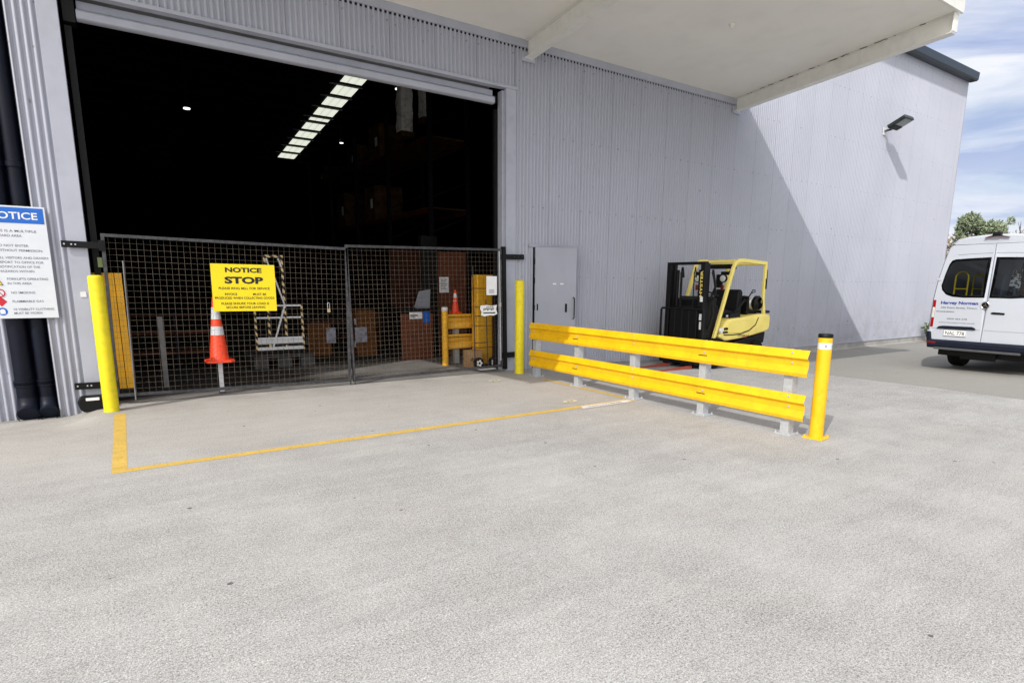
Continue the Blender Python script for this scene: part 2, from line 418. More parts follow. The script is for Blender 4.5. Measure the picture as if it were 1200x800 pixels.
def text_bm(mb, txt, size=None, width=None, origin=(0,0,0), ax=(1,0,0), ay=(0,0,1), align='CENTER', bold=0., lift=.0, depth=0.):
    """adds flat lettering to mb.  size = capital height; width stretches the line to that width"""
    cu = bpy.data.curves.new('lettering', 'FONT'); cu.body = txt; cu.offset = bold; cu.resolution_u = 3
    ob = bpy.data.objects.new('lettering', cu); COL.objects.link(ob)
    dg = bpy.context.evaluated_depsgraph_get(); dg.update()
    me = ob.evaluated_get(dg).to_mesh()
    vs = [v.co.copy() for v in me.vertices]; fs = [tuple(p.vertices) for p in me.polygons]
    ob.evaluated_get(dg).to_mesh_clear(); bpy.data.objects.remove(ob); bpy.data.curves.remove(cu)
    if not vs: return
    x0 = min(v.x for v in vs); x1 = max(v.x for v in vs); cap = .729 + 2*bold
    sy = size / cap; sx = sy if width is None else width / (x1-x0)
    o = Vector(origin); ax = Vector(ax); ay = Vector(ay)
    off = {'CENTER': (x0+x1)/2, 'LEFT': x0, 'RIGHT': x1}[align]
    bv = [mb.bm.verts.new(o + ax*((v.x-off)*sx) + ay*(v.y*sy)) for v in vs]
    for f in fs:
        try: mb.bm.faces.new([bv[i] for i in f])
        except ValueError: pass

def rot3(p, yaw, roll):
    f = Vector((math.sin(yaw)*math.cos(p), math.cos(yaw)*math.cos(p), -math.sin(p)))
    r = Vector((math.cos(yaw), -math.sin(yaw), 0)); u = r.cross(f)
    return r*math.cos(roll)+u*math.sin(roll), u*math.cos(roll)-r*math.sin(roll), f

# ------------------------------------------------------------------ ground
def sstep(t): t = max(0., min(1., t)); return t*t*(3-2*t)
def ground_z(x, y):
    z = -.22*sstep((x-7.5)/6.5)*(.45+.55*sstep((y-4)/5.2))
    if y > 7.6: z += -.10*sstep((-.30-x)/.45)*sstep((y-7.6)/1.2)
    if y > 9.45 and x < 9.3: z *= 0 if x > -.2 else 1
    return z
def make_ground():
    mb = MB(); bm = mb.bm
    xs = [-400,-60,-20,-8,-4,-2.5]+[-2+.1*i for i in range(24)]+[.5*i for i in range(1,60)]+[35,60,150,600,3000]
    ys = [-400,-60,-20,-8,-4,-2]+[.5*i for i in range(-3,15)]+[7+.2*i for i in range(17)]+[10.5,12,16,25,46,80,200,800,3000]
    xs = sorted(set(round(v,3) for v in xs)); ys = sorted(set(round(v,3) for v in ys))
    g = [[bm.verts.new((x,y,ground_z(x,y))) for x in xs] for y in ys]
    for j in range(len(ys)-1):
        for i in range(len(xs)-1): bm.faces.new((g[j][i],g[j][i+1],g[j+1][i+1],g[j+1][i]))
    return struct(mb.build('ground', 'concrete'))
make_ground()

def flat_strip(name, pts, m, z=.004):
    mb = MB(); mb.poly([(x,y,ground_z(x,y)+z) for x,y in pts]); return mb.build(name, m, smooth=0)
struct(flat_strip('road_marking', [(-.215,8.66),(-.095,8.66),(-.105,6.03),(-.215,6.028)], 'linepaint', .0015))
struct(flat_strip('road_marking', [(-.215,6.026),(5.93,6.075),(5.93,5.955),(-.215,5.915)][::-1], 'linepaint', .0020))
struct(flat_strip('road_marking', [(5.83,6.08),(5.93,6.08),(5.90,8.2),(5.81,8.2)], 'linepaint', .0024))

# floor stickers
def sticker(x, y, label, rot):
    e = empty('floor_sticker', (x,y,.006), rot, label, 'sticker', 'worn stickers on the concrete')
    mb = MB(); mb.bm.faces.new([mb.bm.verts.new((.13*math.cos(a),.075*math.sin(a)*1.0,0)) for a in [2*math.pi*i/28 for i in range(28)]]); mb.build('disc','stickercream',e,smooth=0)
    mb = MB()
    for sx in (-.035,.035):
        mb.bm.faces.new([mb.bm.verts.new((sx+.022*math.cos(a)+.01*math.sin(a),.034*math.sin(a),.001)) for a in [2*math.pi*i/14 for i in range(14)]])
    mb.build('print','greyink',e,smooth=0)
sticker(5.06,8.45,'small worn cream oval sticker on the concrete just in front of the gate', .2)
sticker(5.03,6.37,'small worn cream oval sticker beside the yellow line near the barrier', .2)
e = empty('floor_sign', (5.33,5.955,.0065), .01, 'long worn white floor strip with faded print stuck over the yellow line', 'floor sign')
MB().poly([(-.47,-.075,0),(.42,-.06,0),(.47,.07,0),(-.40,.06,0)]).build('strip','stickerwhite',e,smooth=0)
mb = MB()
for k in range(13):
    x = -.30+.047*k; w = random.uniform(.012,.034)
    mb.poly([(x,-.02,.0012),(x+w,-.018,.0012),(x+w,.018+random.uniform(0,.012),.0012),(x,.016,.0012)])
mb.build('print','greyink',e,smooth=0)

# ------------------------------------------------------------------ warehouse
wh = empty('warehouse', (5,W,0), 0, 'large pale grey corrugated warehouse with an open roller doorway and white canopy', 'warehouse')
wh_inv = Vector((-5,-W,0))
def wpart(mb, name, m, parent=None, **k):
    o = mb.build(name, m, parent or wh, **k); 
    if parent is None: o.location = wh_inv
    return o
PITCH = .07535
def corr(mb, x0, x1, z0, z1, y=W, amp=.0165):
    n = int(round((x1-x0)/PITCH*8)); pts = []
    for i in range(n+1):
        x = x0+(x1-x0)*i/n
        pts.append((x, amp*math.tanh(2.2*math.sin(2*math.pi*x/PITCH))/.976))
    mb.sheet(pts, lambda x, d: (x, y+d, z0), lambda x, d: (x, y+d, z1))
DX0, DX1, DZ = 6.43, 7.36, 2.28
mb = MB()
corr(mb, -.79, -.485, -.12, 8.3)
corr(mb, -.485, 6.04, 4.93, 8.3)
corr(mb, 6.045, DX0-.03, .0, 8.3)
corr(mb, DX0-.03, DX1+.03, DZ, 8.3)
corr(mb, DX1+.03, 23.57, -.045, 8.3)
front = wpart(mb, 'front_wall', 'clad', smooth=60)
# footing / upstand with pale edging
mb = MB(); mb.box((DX1+.05,W-.012,-.5),(23.58,W+.25,-.052)); mb.box((7.6,W-.10,-.5),(23.6,W-.013,-.205)); wpart(mb,'footing','footing',bevel=.006)
mb = MB(); mb.box((DX1+.05,W-.03,-.055),(23.59,W+.0,-.035)); wpart(mb,'base_flashing','flash')
mb = MB(); mb.box((-.80,W-.02,-.4),(-.3,W+.2,-.10)); wpart(mb,'footing','footing',bevel=.006)
# lintel flashing, jamb flashings, canopy-line flashing
mb = MB(); mb.box((-.50,W-.03,4.905),(6.07,W+.10,4.955)); wpart(mb,'lintel_flashing','flash',bevel=.004)
mb = MB(); mb.box((-.50,W-.022,-.08),(-.296,W+.16,4.904)); wpart(mb,'door_jamb','flash',bevel=.004)
mb = MB(); mb.box((5.842,W-.022,-.02),(6.05,W+.05,4.904)); mb.box((5.80,W+.051,0),(5.95,W+.20,4.88)); wpart(mb,'door_jamb','flash',bevel=.004)
mb = MB(); mb.box((-1.0,W-.025,5.62),(12.0,W-.008,5.745)); wpart(mb,'wall_flashing','flash')
mb = MB(); mb.box((-1.0,W+.002,5.59),(12.0,W+.008,5.62)); wpart(mb,'valley_strip','black')  # black strip, visible only in the sheet valleys
mb = MB(); mb.box((23.56,W-.02,-.2),(23.62,W+.05,8.24)); wpart(mb,'corner_flashing','flash')
# gutter
mb = MB(); g = [(0,0),(-.03,-.05),(-.05,.02),(-.05,.22),(-.035,.24),(.20,.24),(.20,-.06),(.03,-.06)]
g = [(9.16,8.16),(9.12,8.20),(9.105,8.40),(9.13,8.425),(9.36,8.425),(9.36,8.16)]
mb.prism(g, lambda y,z:(-1.2,y,z), lambda y,z:(23.72,y,z)); wpart(mb,'gutter','gutter',bevel=.006)
# shell: roof, side walls, back wall (dark lining)
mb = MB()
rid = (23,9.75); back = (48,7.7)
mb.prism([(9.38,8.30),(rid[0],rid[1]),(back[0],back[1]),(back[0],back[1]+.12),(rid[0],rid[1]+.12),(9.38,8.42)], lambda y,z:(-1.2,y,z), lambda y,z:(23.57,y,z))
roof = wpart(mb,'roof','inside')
mb = MB()
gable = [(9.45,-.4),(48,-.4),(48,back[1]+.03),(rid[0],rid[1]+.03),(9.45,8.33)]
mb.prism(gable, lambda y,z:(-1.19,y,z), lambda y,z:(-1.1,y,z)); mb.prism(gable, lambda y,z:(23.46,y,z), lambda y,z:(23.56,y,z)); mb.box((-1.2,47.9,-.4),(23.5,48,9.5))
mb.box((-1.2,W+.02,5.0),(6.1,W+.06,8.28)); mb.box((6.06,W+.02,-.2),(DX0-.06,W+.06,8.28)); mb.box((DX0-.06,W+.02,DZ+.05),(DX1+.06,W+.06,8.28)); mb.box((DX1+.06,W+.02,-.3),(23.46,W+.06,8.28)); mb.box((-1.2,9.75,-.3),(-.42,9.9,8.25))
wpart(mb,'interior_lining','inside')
# skylights: sheets given their own glow for daylight, between purlins in the far roof slope
slope = (back[1]-rid[1])/(back[0]-rid[0])
yy = 24.55
for k in range(10):
    y0, y1 = yy, yy+1.0
    if k == 4: y1 = yy+.42
    zf = lambda y: rid[1]+slope*(y-rid[0])-.03
    mb = MB()
    for (xa,xb) in ((8.10,8.385),(8.40,8.685),(8.70,8.985)):
        mb.box((xa,y0,zf(y0)),(xb,y0+.001,zf(y0)+.001)) if False else mb.poly([(xa,y0,zf(y0)),(xb,y0,zf(y0)),(xb,y1,zf(y1)),(xa,y1,zf(y1))])
    o = mb.build('skylight','skylight',roof,smooth=0)
    yy = y1+.38
    if k < 9:
        mb = MB(); mb.box((7.75,yy-.19,zf(yy)-.03),(9.1,yy-.09,zf(yy)-.005)); mb.build('purlin','white',roof)  # white purlin pieces, lit sheen put into their colour
mb = MB(); mb.box((-1.25,9.28,8.43),(23.6,9.7,8.47)); wpart(mb,'light_stop','gutter')  # strip added above the gutter to block sunlight leaking indoors
# purlins
mb = MB()
for k in range(16):
    y = 24.86+1.4*k
    if y < 47: z = rid[1]+slope*(y-rid[0]); mb.box((-1.1,y-.03,z-.22),(7.7,y+.03,z-.02)); mb.box((9.2,y-.03,z-.22),(23.3,y+.03,z-.02))
mb.split('purlin','inside',roof)
# roller door curtain, bottom rail and drum
mb = MB()
mb.prism([(W+.13,4.60+.06),(W+.10,4.68),(W+.10,4.76),(W+.13,4.785),(W+.20,4.785),(W+.20,4.66)], lambda y,z:(-.13,y,z), lambda y,z:(5.69,y,z)); 
rd = wpart(mb,'roller_door','flash',bevel=.008)
mb = MB(); mb.box((-.12,W+.17,4.80),(5.68,W+.20,4.89)); mb.build('slat','flash',rd,bevel=.004)
mb = MB(); mb.cyl((-.12,W+.5,5.15),(5.68,W+.5,5.15),.3,n=32); mb.build('drum','plaster',rd)
mb = MB(); mb.box((-.26,W+.10,4.62),(-.14,W+.3,4.90)); mb.box((5.70,W+.14,4.68),(5.74,W+.3,4.80)); mb.split('end_bracket','blackmetal',rd)
mb = MB(); mb.box((-.26,W+.18,0),(-.19,W+.28,4.6)); mb.box((5.74,W+.21,0),(5.80,W+.28,4.6)); mb.split('guide','blackmetal',rd)
# personnel door, slightly ajar
pd = empty('personnel_door', (DX0,W,0)); pd.parent = wh; pd.location = Vector((DX0,W,0))+wh_inv
mb = MB(); mb.box((-.055,-.035,0),(-.005,.08,DZ-.012)); mb.box((DX1-DX0+.0,-.035,0),(DX1-DX0+.05,.08,DZ-.012)); mb.box((-.10,-.045,DZ-.01),(DX1-DX0+.12,.08,DZ+.045)); mb.build('frame','doorpaint',pd,bevel=.004)
mb = MB(); mb.box((0.0,.02,0),(DX1-DX0,.03,DZ-.03)); mb.build('dark_backing','inside',pd)  # dark sheet in place of the unlit room behind the leaf
lf = empty('leaf', (.035,-.03,.012), R_(-13)); lf.parent = pd
mb = MB(); mb.box((0,-.04,0),(.85,0,DZ-.02)); mb.build('panel','doorpaint',lf,bevel=.003)
mb = MB()
mb.box((.62,-.052,1.06),(.66,-.041,1.22)); mb.tube([(.795,-.041,.93),(.795,-.09,.95),(.795,-.09,1.32),(.795,-.041,1.34)],.011); mb.box((.035,-.05,1.10),(.06,-.041,1.22)); 
mb.split('handle','black',lf,bevel=.002)
mb = MB()
for z in (.25,1.1,1.6,1.95): mb.cyl((-.012,-.03,z),(-.012,-.03,z+.1),.014,n=10)
mb.split('hinge','blackmetal',lf)
mb = MB(); mb.box((.36,-.043,1.58),(.43,-.0405,1.605)); mb.box((.51,-.043,1.58),(.58,-.0405,1.605)); mb.split('notice_strip','white',lf)
# canopy -----------------------------------------------------------
CX0, CX1, CF = -1.0, 12.02, 5.05
def csof(y): return 5.745+(W-y)*(6.09-5.745)/(W-CF)
mb = MB()
mb.prism([(W-.008,csof(W)),(CF,csof(CF)),(CF,csof(CF)+.16),(W-.008,csof(W)+.16)], lambda y,z:(CX0,y,z), lambda y,z:(CX1,y,z))
can = wpart(mb,'canopy','soffit')
def canopy_beam(x, drop0, drop1, tip):
    # I-section running out from the wall, web + bottom flange, end cut back to the soffit
    y0, y1 = W-.03, tip
    mb = MB()
    zb0, zb1 = csof(y0)-drop0, csof(y1)-drop1
    mb.prism([(y0,csof(y0)-.003),(y0,zb0+.012),(y1+.03,zb1+.012),(y1-.0,csof(y1)-.003)], lambda y,z:(x-.006,y,z), lambda y,z:(x+.006,y,z))
    mb.prism([(y0,zb0),(y0,zb0+.011),(y1,zb1+.011),(y1,zb1)], lambda y,z:(x-.085,y,z), lambda y,z:(x+.085,y,z))
    mb.prism([(y0,csof(y0)-.015),(y0,csof(y0)-.004),(y1,csof(y1)-.004),(y1,csof(y1)-.015)], lambda y,z:(x-.06,y,z), lambda y,z:(x+.06,y,z))
    mb.build('beam','beam',can,bevel=.002)
    mb = MB(); mb.box((x-.14,W-.035,zb0-.05),(x+.14,W-.026,zb0+.10)); mb.build('cleat_flashing','flash',can)
canopy_beam(.55,.30,.30,CF+.03); canopy_beam(6.29,.30,.31,CF+.03); canopy_beam(11.99,.27,.32,CF+.03)
mb = MB()
for k in range(26):
    y = random.uniform(CF+.3,W-.3); l = random.uniform(.02,.13)
    mb.box((11.93-.012,y,csof(y)-.018-random.uniform(0,.006)),(11.93-.004,y+l,csof(y)-.012))
mb.build('rust_mark','bark',can)
# end stiffener of outer beam (the lit triangle at its tip)
mb = MB(); mb.prism([(CF+.004,csof(CF)-.01),(CF+.004,csof(CF)-.30),(CF+.02,csof(CF)-.30),(CF+.02,csof(CF)-.01)], lambda y,z:(11.90,y,z), lambda y,z:(12.06,y,z)); mb.build('end_plate','beam',can)
mb = MB(); mb.prism([(CF-.05,6.075),(CF-.05,6.36),(CF-.003,6.36),(CF-.003,6.075)], lambda y,z:(CX0-.05,y,z), lambda y,z:(12.10,y,z)); mb.build('fascia','beam',can,bevel=.006)
mb = MB(); mb.prism([(W-.1,csof(W-.1)+.165),(CF-.05,csof(CF)+.20),(CF-.05,csof(CF)+.24),(W-.1,csof(W-.1)+.2)], lambda y,z:(CX0-.05,y,z), lambda y,z:(12.12,y,z)); mb.build('roof_sheet','plaster',can)
mb = MB(); c = (8.97,7.2,csof(7.2)); mb.lathe([(.05,-.001),(.05,-.02),(.03,-.035),(.025,-.06),(.012,-.07)],c,n=16); mb.build('detector','beam',can)
# floodlight -------------------------------------------------------
fl = empty('floodlight', (18.62,W,5.97), 0, 'dark wall floodlight tilted out from the sunlit grey wall under the gutter', 'floodlight')
MB().box((-.07,-.03,-.10),(.07,-.012,.10)).build('bracket','white',fl,bevel=.004)
MB().bar((0,-.03,.0),(0,-.22,.02),.05,.05).build('arm','grille',fl)
mx = Matrix.Translation((.0,-.2,.05)) @ Matrix.Rotation(R_(-24),4,'X') @ Matrix.Rotation(R_(0),4,'Y')
mb = MB(); mb.box((-.24,-.50,-.05),(.26,0,.05),mx); hd = mb.build('head','lampdark',fl,bevel=.02)
mb = MB(); mb.box((-.19,-.46,-.058),(.21,-.20,-.051),mx); mb.build('lens','lampglass',hd)
mb = MB(); mb.box((-.21,-.17,-.062),(.23,-.03,-.051),mx); mb.build('driver_cover','black',hd)

# left side: recess, pale cladding, downpipes ------------------------
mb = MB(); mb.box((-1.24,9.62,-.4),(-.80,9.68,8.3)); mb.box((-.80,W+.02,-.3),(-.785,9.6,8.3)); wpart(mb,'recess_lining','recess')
mb = MB(); corr(mb,-9.0,-1.17,-.12,8.3,y=9.45); wpart(mb,'side_cladding','clad',smooth=60)
def downpipe(x, y, r, label):
    e = empty('downpipe', (x,y,0), 0, label, 'downpipe', 'navy downpipes beside the doorway')
    MB().cyl((0,0,.10),(0,0,8.15),r,n=24).build('pipe','navy',e)
    mb = MB(); 
    for z in (.31,.33,2.9,5.6): mb.lathe([(r,-.004),(r+.012,0),(r+.012,.055),(r,.06)],(0,0,z),n=24,cap=False)
    mb.split('collar','navy',e)
    mb = MB(); mb.tube([(0,0,.16),(0,-.01,.10),(0,-.05,.02),(0,-.12,-.025)],r,n=20,radii=[r*1.02,r*1.05,r*1.08,r*1.1])
    mb.lathe([(r*1.13,-.012),(r*1.2,0),(r*1.13,.012)],(0,-.125,-.03),n=22,axis='Y',cap=False); mb.build('shoe','vandark',e)
downpipe(-1.095,9.46,.098,'navy downpipe farther from the doorway, mostly behind the white safety notice')
downpipe(-.895,9.46,.085,'navy downpipe closer to the doorway, beside the narrow corrugated strip')
# white safety notice ------------------------------------------------
sg = empty('safety_notice', (-.972,9.325,1.80), 0, 'tall white safety notice board with blue NOTICE header over the downpipes', 'sign')
SW, SH = .306, .65
mb = MB(); mb.box((-SW,-.004,-SH),(SW,.004,SH)); mb.build('board','signwhite',sg,bevel=.002)
mb = MB(); mb.box((-SW+.018,-.0065,SH-.195),(SW-.018,-.0042,SH-.018)); mb.build('header','blue',sg)
mb = MB(); text_bm(mb,'NOTICE',.085,.46,(.0,-.0085,SH-.148),bold=.02); mb.build('header_lettering','white',sg,smooth=0)
mb = MB()
def L(t, z, w, x=0., al='LEFT', s=.028): text_bm(mb,t,s,w,(x,-.0065,z),align=al,bold=.004)
L('THIS IS A MULTIPLE',.352,.40,-.20); L('HAZARD AREA',.298,.26,-.20)
L('DO NOT ENTER',.185,.30,-.19); L('WITHOUT PERMISSION',.130,.42,-.19)
L('ALL VISITORS AND DRIVERS',.045,.47,-.19); L('REPORT TO OFFICE FOR',-.007,.42,-.19); L('NOTIFICATION OF THE',-.059,.38,-.19); L('HAZARDS WITHIN',-.111,.32,-.19)
L('FORKLIFTS OPERATING',-.200,.38,-.13); L('IN THIS AREA',-.252,.22,-.13)
L('NO SMOKING',-.360,.22,-.11); L('FLAMMABLE GAS',-.462,.29,-.11); L('HI VISIBILITY CLOTHING',-.556,.38,-.11); L('MUST BE WORN',-.602,.26,-.11)
mb.build('lettering','greyink',sg,smooth=0)
mb = MB(); mb.prism([(-.275,-.255),(-.175,-.255),(-.225,-.165)],lambda x,z:(x,-.0055,z),lambda x,z:(x,-.0042,z)); mb.build('warning_triangle','signyellow',sg,smooth=0)
mb = MB(); mb.tube([(-.275,-.0055,-.256),(-.175,-.0055,-.256),(-.225,-.0055,-.164)],.006,n=6,closed=True); mb.build('triangle_border','ink',sg)
mb = MB(); mb.tube([(-.212+.042*math.cos(a),-.0055,-.352+.042*math.sin(a)) for a in [2*math.pi*i/24 for i in range(24)]],.006,n=6,closed=True); mb.bar((-.24,-.006,-.32),(-.184,-.006,-.384),.004,.008); mb.build('no_smoking_symbol','redink',sg)
mb = MB(); mb.prism([(-.212,-.395),(-.158,-.452),(-.212,-.51),(-.266,-.452)],lambda x,z:(x,-.0055,z),lambda x,z:(x,-.0042,z)); mb.build('gas_diamond','redink',sg,smooth=0)
mb = MB(); mb.prism([(-.212+.046*math.cos(a),-.567+.046*math.sin(a)) for a in [2*math.pi*i/24 for i in range(24)]],lambda x,z:(x,-.0055,z),lambda x,z:(x,-.0042,z)); mb.build('clothing_disc','blue',sg,smooth=0)
mb = MB(); mb.prism([(-.236,-.595),(-.188,-.595),(-.188,-.555),(-.2,-.54),(-.224,-.54),(-.236,-.555)],lambda x,z:(x,-.0075,z),lambda x,z:(x,-.0057,z)); mb.build('vest_symbol','white',sg,smooth=0)
# small white switch plate on jamb
sp = MB().box((-.425,W-.030,1.395),(-.365,W-.023,1.46)).build('switch_plate','white',bevel=.002); tag(sp,'tiny white square plate on the grey jamb above the black box','plate')

# ------------------------------------------------------------------ mesh gates
GY = W-.045
def gate(name, x_h, x_e, z0h, z1h, sagto, label, wm):
    """leaf hinged at x_h, free edge x_e; sags by a small rotation"""
    s = 1 if x_e > x_h else -1; w = abs(x_e-x_h); h = z1h-z0h
    e = empty(name,(x_h,GY,z0h),0,label,'gate','black wire mesh swing gates across the doorway')
    e.rotation_euler = (0, math.atan2(sagto,w)*s, 0)
    X = lambda v: s*v
    mb = MB(); t=.04
    for z in (0,h-t): mb.box((X(0),-t/2,z),(X(w),t/2,z+t))
    for x in (0,w-t): mb.box((X(x),-t/2-.001,0),(X(x+t),t/2+.001,h))
    mb.build('frame','galvdirty',e,bevel=.004)
    mb = MB(); p=.075; r=.0015
    n = int(w/p)
    for i in range(1,n+1): mb.cyl((X(i*p),.014,t),(X(i*p),.014,h-t),r,n=5,cap=False)
    for j in range(1,int(h/p)): mb.cyl((X(t),.0185,j*p+.02),(X(w-t),.0185,j*p+.02),r,n=5,cap=False)
    mb.build('wire_mesh',wm,e,smooth=0)
    return e, X, w, h
gL, X, w, h = gate('mesh_gate',-.185,2.915,.105,2.18,.055,'dark wire mesh gate leaf carrying the yellow stop sign and a padlock','wire')
mb = MB(); mb.box((-.40,-.03,1.885),(.02,-.012,1.965)); mb.box((-.03,-.035,1.86),(.035,-.0,1.99)); ob=mb.build('hinge_strap','black',gL,bevel=.003)
mb = MB()
for x in (-.37,-.30,-.26): mb.cyl((x,-.036,1.925),(x,-.029,1.925),.010,n=8)
mb.split('bolt','galv',ob)
mb = MB(); mb.box((-.42,-.03,.13),(.02,-.012,.215)); ob=mb.build('hinge_strap','black',gL,bevel=.003)
mb = MB()
for x in (-.39,-.29,-.25): mb.cyl((x,-.036,.175),(x,-.029,.175),.010,n=8)
mb.split('bolt','galv',ob)
mb = MB(); mb.cyl((.21,-.03,-.05),(.21,-.03,1.75),.009,n=8); mb.build('drop_rod','dullsteel',gL)
mb = MB(); mb.cyl((w-.02,-.035,-.09),(w-.02,-.035,.45),.010,n=8); mb.box((w-.035,-.045,.35),(w-.005,-.02,.42)); mb.build('drop_bolt','galvdirty',gL)
mb = MB(); mb.box((-.055,.0,1.66),(-.005,.02,1.78)); mb.build('tag_plate','weed',gL)
mb = MB(); mb.box((2.73,-.03,.62),(2.92-.05,-.026,.86)); mb.build('patch_plate','patchgrey',gL)
gR, X, w2, h2 = gate('mesh_gate',5.76,2.945,.09,2.215,.045,'dark wire mesh gate leaf carrying the white paper notices','wire')
mb = MB(); mb.box((-.04,-.034,1.94),(.47,-.016,2.03)); ob=mb.build('hinge_strap','black',gR,bevel=.003)
mb = MB()
for x in (.26,.34,.42): mb.cyl((x,-.04,1.985),(x,-.033,1.985),.010,n=8)
mb.split('bolt','galvdirty',ob)
mb = MB(); mb.box((-.04,-.034,.16),(.28,-.016,.26)); mb.build('hinge_strap','black',gR,bevel=.003)
mb = MB(); mb.box((.005,-.04,-.05),(.075,.03,2.16)); mb.build('hinge_post','black',gR,bevel=.003)
mb = MB(); mb.cyl((-w2+.02,-.035,-.09),(-w2+.02,-.035,.5),.010,n=8); mb.build('drop_bolt','galvdirty',gR)
mb = MB(); mb.cyl((-.06,-.03,.12),(-.06,-.03,2.08),.011,n=8); mb.box((-.085,-.045,1.10),(-.045,-.02,1.18)); mb.build('lock_rod','galv',gR)
mb = MB(); mb.box((-w2+.07,-.03,.62),(-w2+.26,-.026,.86)); mb.build('patch_plate','patchgrey',gR)
# padlock
pl = empty('padlock',(2.61,GY-.035,1.15),0,'small brass padlock with long shackle hanging on the gate mesh','padlock')
MB().box((-.022,-.012,0),(.022,.012,.055)).build('body','brass',pl,bevel=.004)
mb = MB(); mb.tube([(-.015,0,.05),(-.015,0,.13)]+[(-.015*math.cos(a),0,.13+.015*math.sin(a)) for a in (.5,1.0,1.57,2.1,2.6)]+[(.015,0,.13),(.015,0,.05)],.005,n=8); mb.build('shackle','chrome',pl)
# black latch box at the foot of the left jamb
bb = empty('gate_motor',(-.44,W-.16,0),0,'black plastic box with white label low on the jamb behind the bollard','motor')
mb = MB(); mb.prism([(-.13,.0),(-.15,.10),(-.12,.16),(.14,.16),(.14,-.03),(-.09,-.03)],lambda x,z:(x,-.06,z),lambda x,z:(x,.125,z)); mb.build('housing','black',bb,bevel=.02)
MB().box((-.06,-.066,.115),(.08,-.061,.15)).build('sticker','paper',bb)
# yellow stop sign on gate
ys = empty('stop_sign',(1.452,GY-.045,1.515),R_(0),'yellow NOTICE STOP sign board fixed to the mesh gate above the cone','sign')
ys.rotation_euler = (0,R_(.4),0)
YW, YH = .412,.325
mb = MB(); mb.box((-YW,-.003,-YH),(YW,.003,YH)); mb.build('board','signyellow',ys,bevel=.002)
mb = MB()
text_bm(mb,'NOTICE',.070,.47,(0,-.005,.215),bold=.040)
text_bm(mb,'STOP',.100,.50,(0,-.005,.063),bold=.045)
mb.build('heading_lettering','ink',ys,smooth=0)
mb = MB()
for t,z,wd,x in (('PLEASE RING BELL FOR SERVICE',-.022,.66,0.),('INVOICE',-.102,.155,-.18),('MUST BE',-.102,.175,.19),('PRODUCED WHEN COLLECTING GOODS',-.155,.77,0.),('PLEASE ENSURE YOUR LOAD IS',-.232,.62,0.),('SECURE BEFORE LEAVING',-.285,.51,0.)):
    text_bm(mb,t,.033,wd,(x,-.005,z),bold=.012)
mb.build('lettering','ink',ys,smooth=0)
mb = MB(); 
for x,z in ((-YW+.02,YH-.02),(YW-.02,YH-.02),(0,YH-.015),(0,-YH+.015)): mb.cyl((x,-.006,z),(x,.05,z),.006,n=8)
mb.split('fixing','galv',ys)
# paper notices on right gate
pn = empty('paper_notice',(5.50,GY-.04,1.565),0,'upright white paper notice with grey print fixed to the gate edge','notice')
MB().box((-.108,-.002,-.165),(.108,.002,.165)).build('sheet','paper',pn)
mb = MB()
for k in range(4): mb.box((-.06,-.0035,-.075-.018*k),(.055-.012*(k%2),-.0022,-.068-.018*k))
mb.build('print','greyink',pn,smooth=0)
tn = empty('torn_notice',(5.44,GY-.04,1.125),0,'torn white paper sign with black print below the upright notice','notice')
mb = MB(); pts=[(-.17,.09),(-.05,.10),(.06,.085),(.17,.10),(.15,.03),(.18,-.06),(.10,-.09),(.02,-.08),(-.09,-.10),(-.16,-.085),(-.15,-.02),(-.18,.03)]
mb.prism(pts,lambda x,z:(x,-.002,z),lambda x,z:(x,.002,z)); mb.build('sheet','paper',tn,smooth=0)
mb = MB(); 
for k in range(9): mb.box((-.11+.025*k,-.004,.0+.01*(k%3)),(-.095+.025*k,-.0023,.045))
for k in range(4): mb.box((-.05+.04*k,-.004,.055),(-.03+.04*k,-.0023,.075))
mb.box((-.12,-.004,-.05),(.13,-.0023,-.03)); mb.build('print','ink',tn,smooth=0)

# ------------------------------------------------------------------ bollards
def tall_bollard(x,y,label):
    e = empty('bollard',(x,y,ground_z(x,y)),0,label,'bollard','tall bright yellow pipe bollards at the gate')
    r=.082; mb = MB(); mb.lathe([(r,-.02),(r,1.625),(r*.985,1.642),(r*.9,1.655),(r*.6,1.664),(.001,1.667)],n=32); mb.build('post','byellow',e,smooth=50)
    MB().lathe([(r*1.012,0),(r*1.03,.006),(r*1.03,.018),(r*1.005,.026)],n=32,cap=False).build('base_ring','byellow',e)
tall_bollard(-.24,8.90,'tall yellow bollard in sunlight beside the black box at the door jamb')
tall_bollard(5.885,8.96,'tall yellow bollard standing between the gate hinge and the grey personnel door')
ob_ = empty('bollard',(6.05,3.40,0),R_(8),'shorter orange-yellow bollard with black cap at the near end of barrier','bollard')
mb = MB(); mb.cyl((0,0,.012),(0,0,1.075),.070,n=32); mb.build('post','oyellow',ob_)
mb = MB(); mb.lathe([(.072,1.074),(.073,1.104),(.067,1.114),(.001,1.117)],n=32); mb.build('cap','black',ob_,smooth=50)
mb = MB(); mb.lathe([(.0708,.955),(.0708,1.022)],n=32,cap=False); bd = mb.build('reflective_band','reflect',ob_)
mb = MB()
for a0 in (-2.75,-1.55):
    for k in range(4):
        a = a0+.08*k; r=.0714
        mb.poly([(r*math.cos(a),r*math.sin(a),.978),(r*math.cos(a+.06),r*math.sin(a+.06),.978),(r*math.cos(a+.06),r*math.sin(a+.06),.998),(r*math.cos(a),r*math.sin(a),.998)])
mb.build('print','greyink',bd,smooth=0)
mb = MB(); mb.box((-.105,-.105,0),(.105,.105,.012)); bpz = mb.build('base_plate','oyellow',ob_,bevel=.004)
mb = MB()
for sx in (-.085,.085):
    for sy in (-.085,.085): mb.cyl((sx,sy,.012),(sx,sy,.034),.012,n=6)
mb.split('bolt','oyellow',bpz)

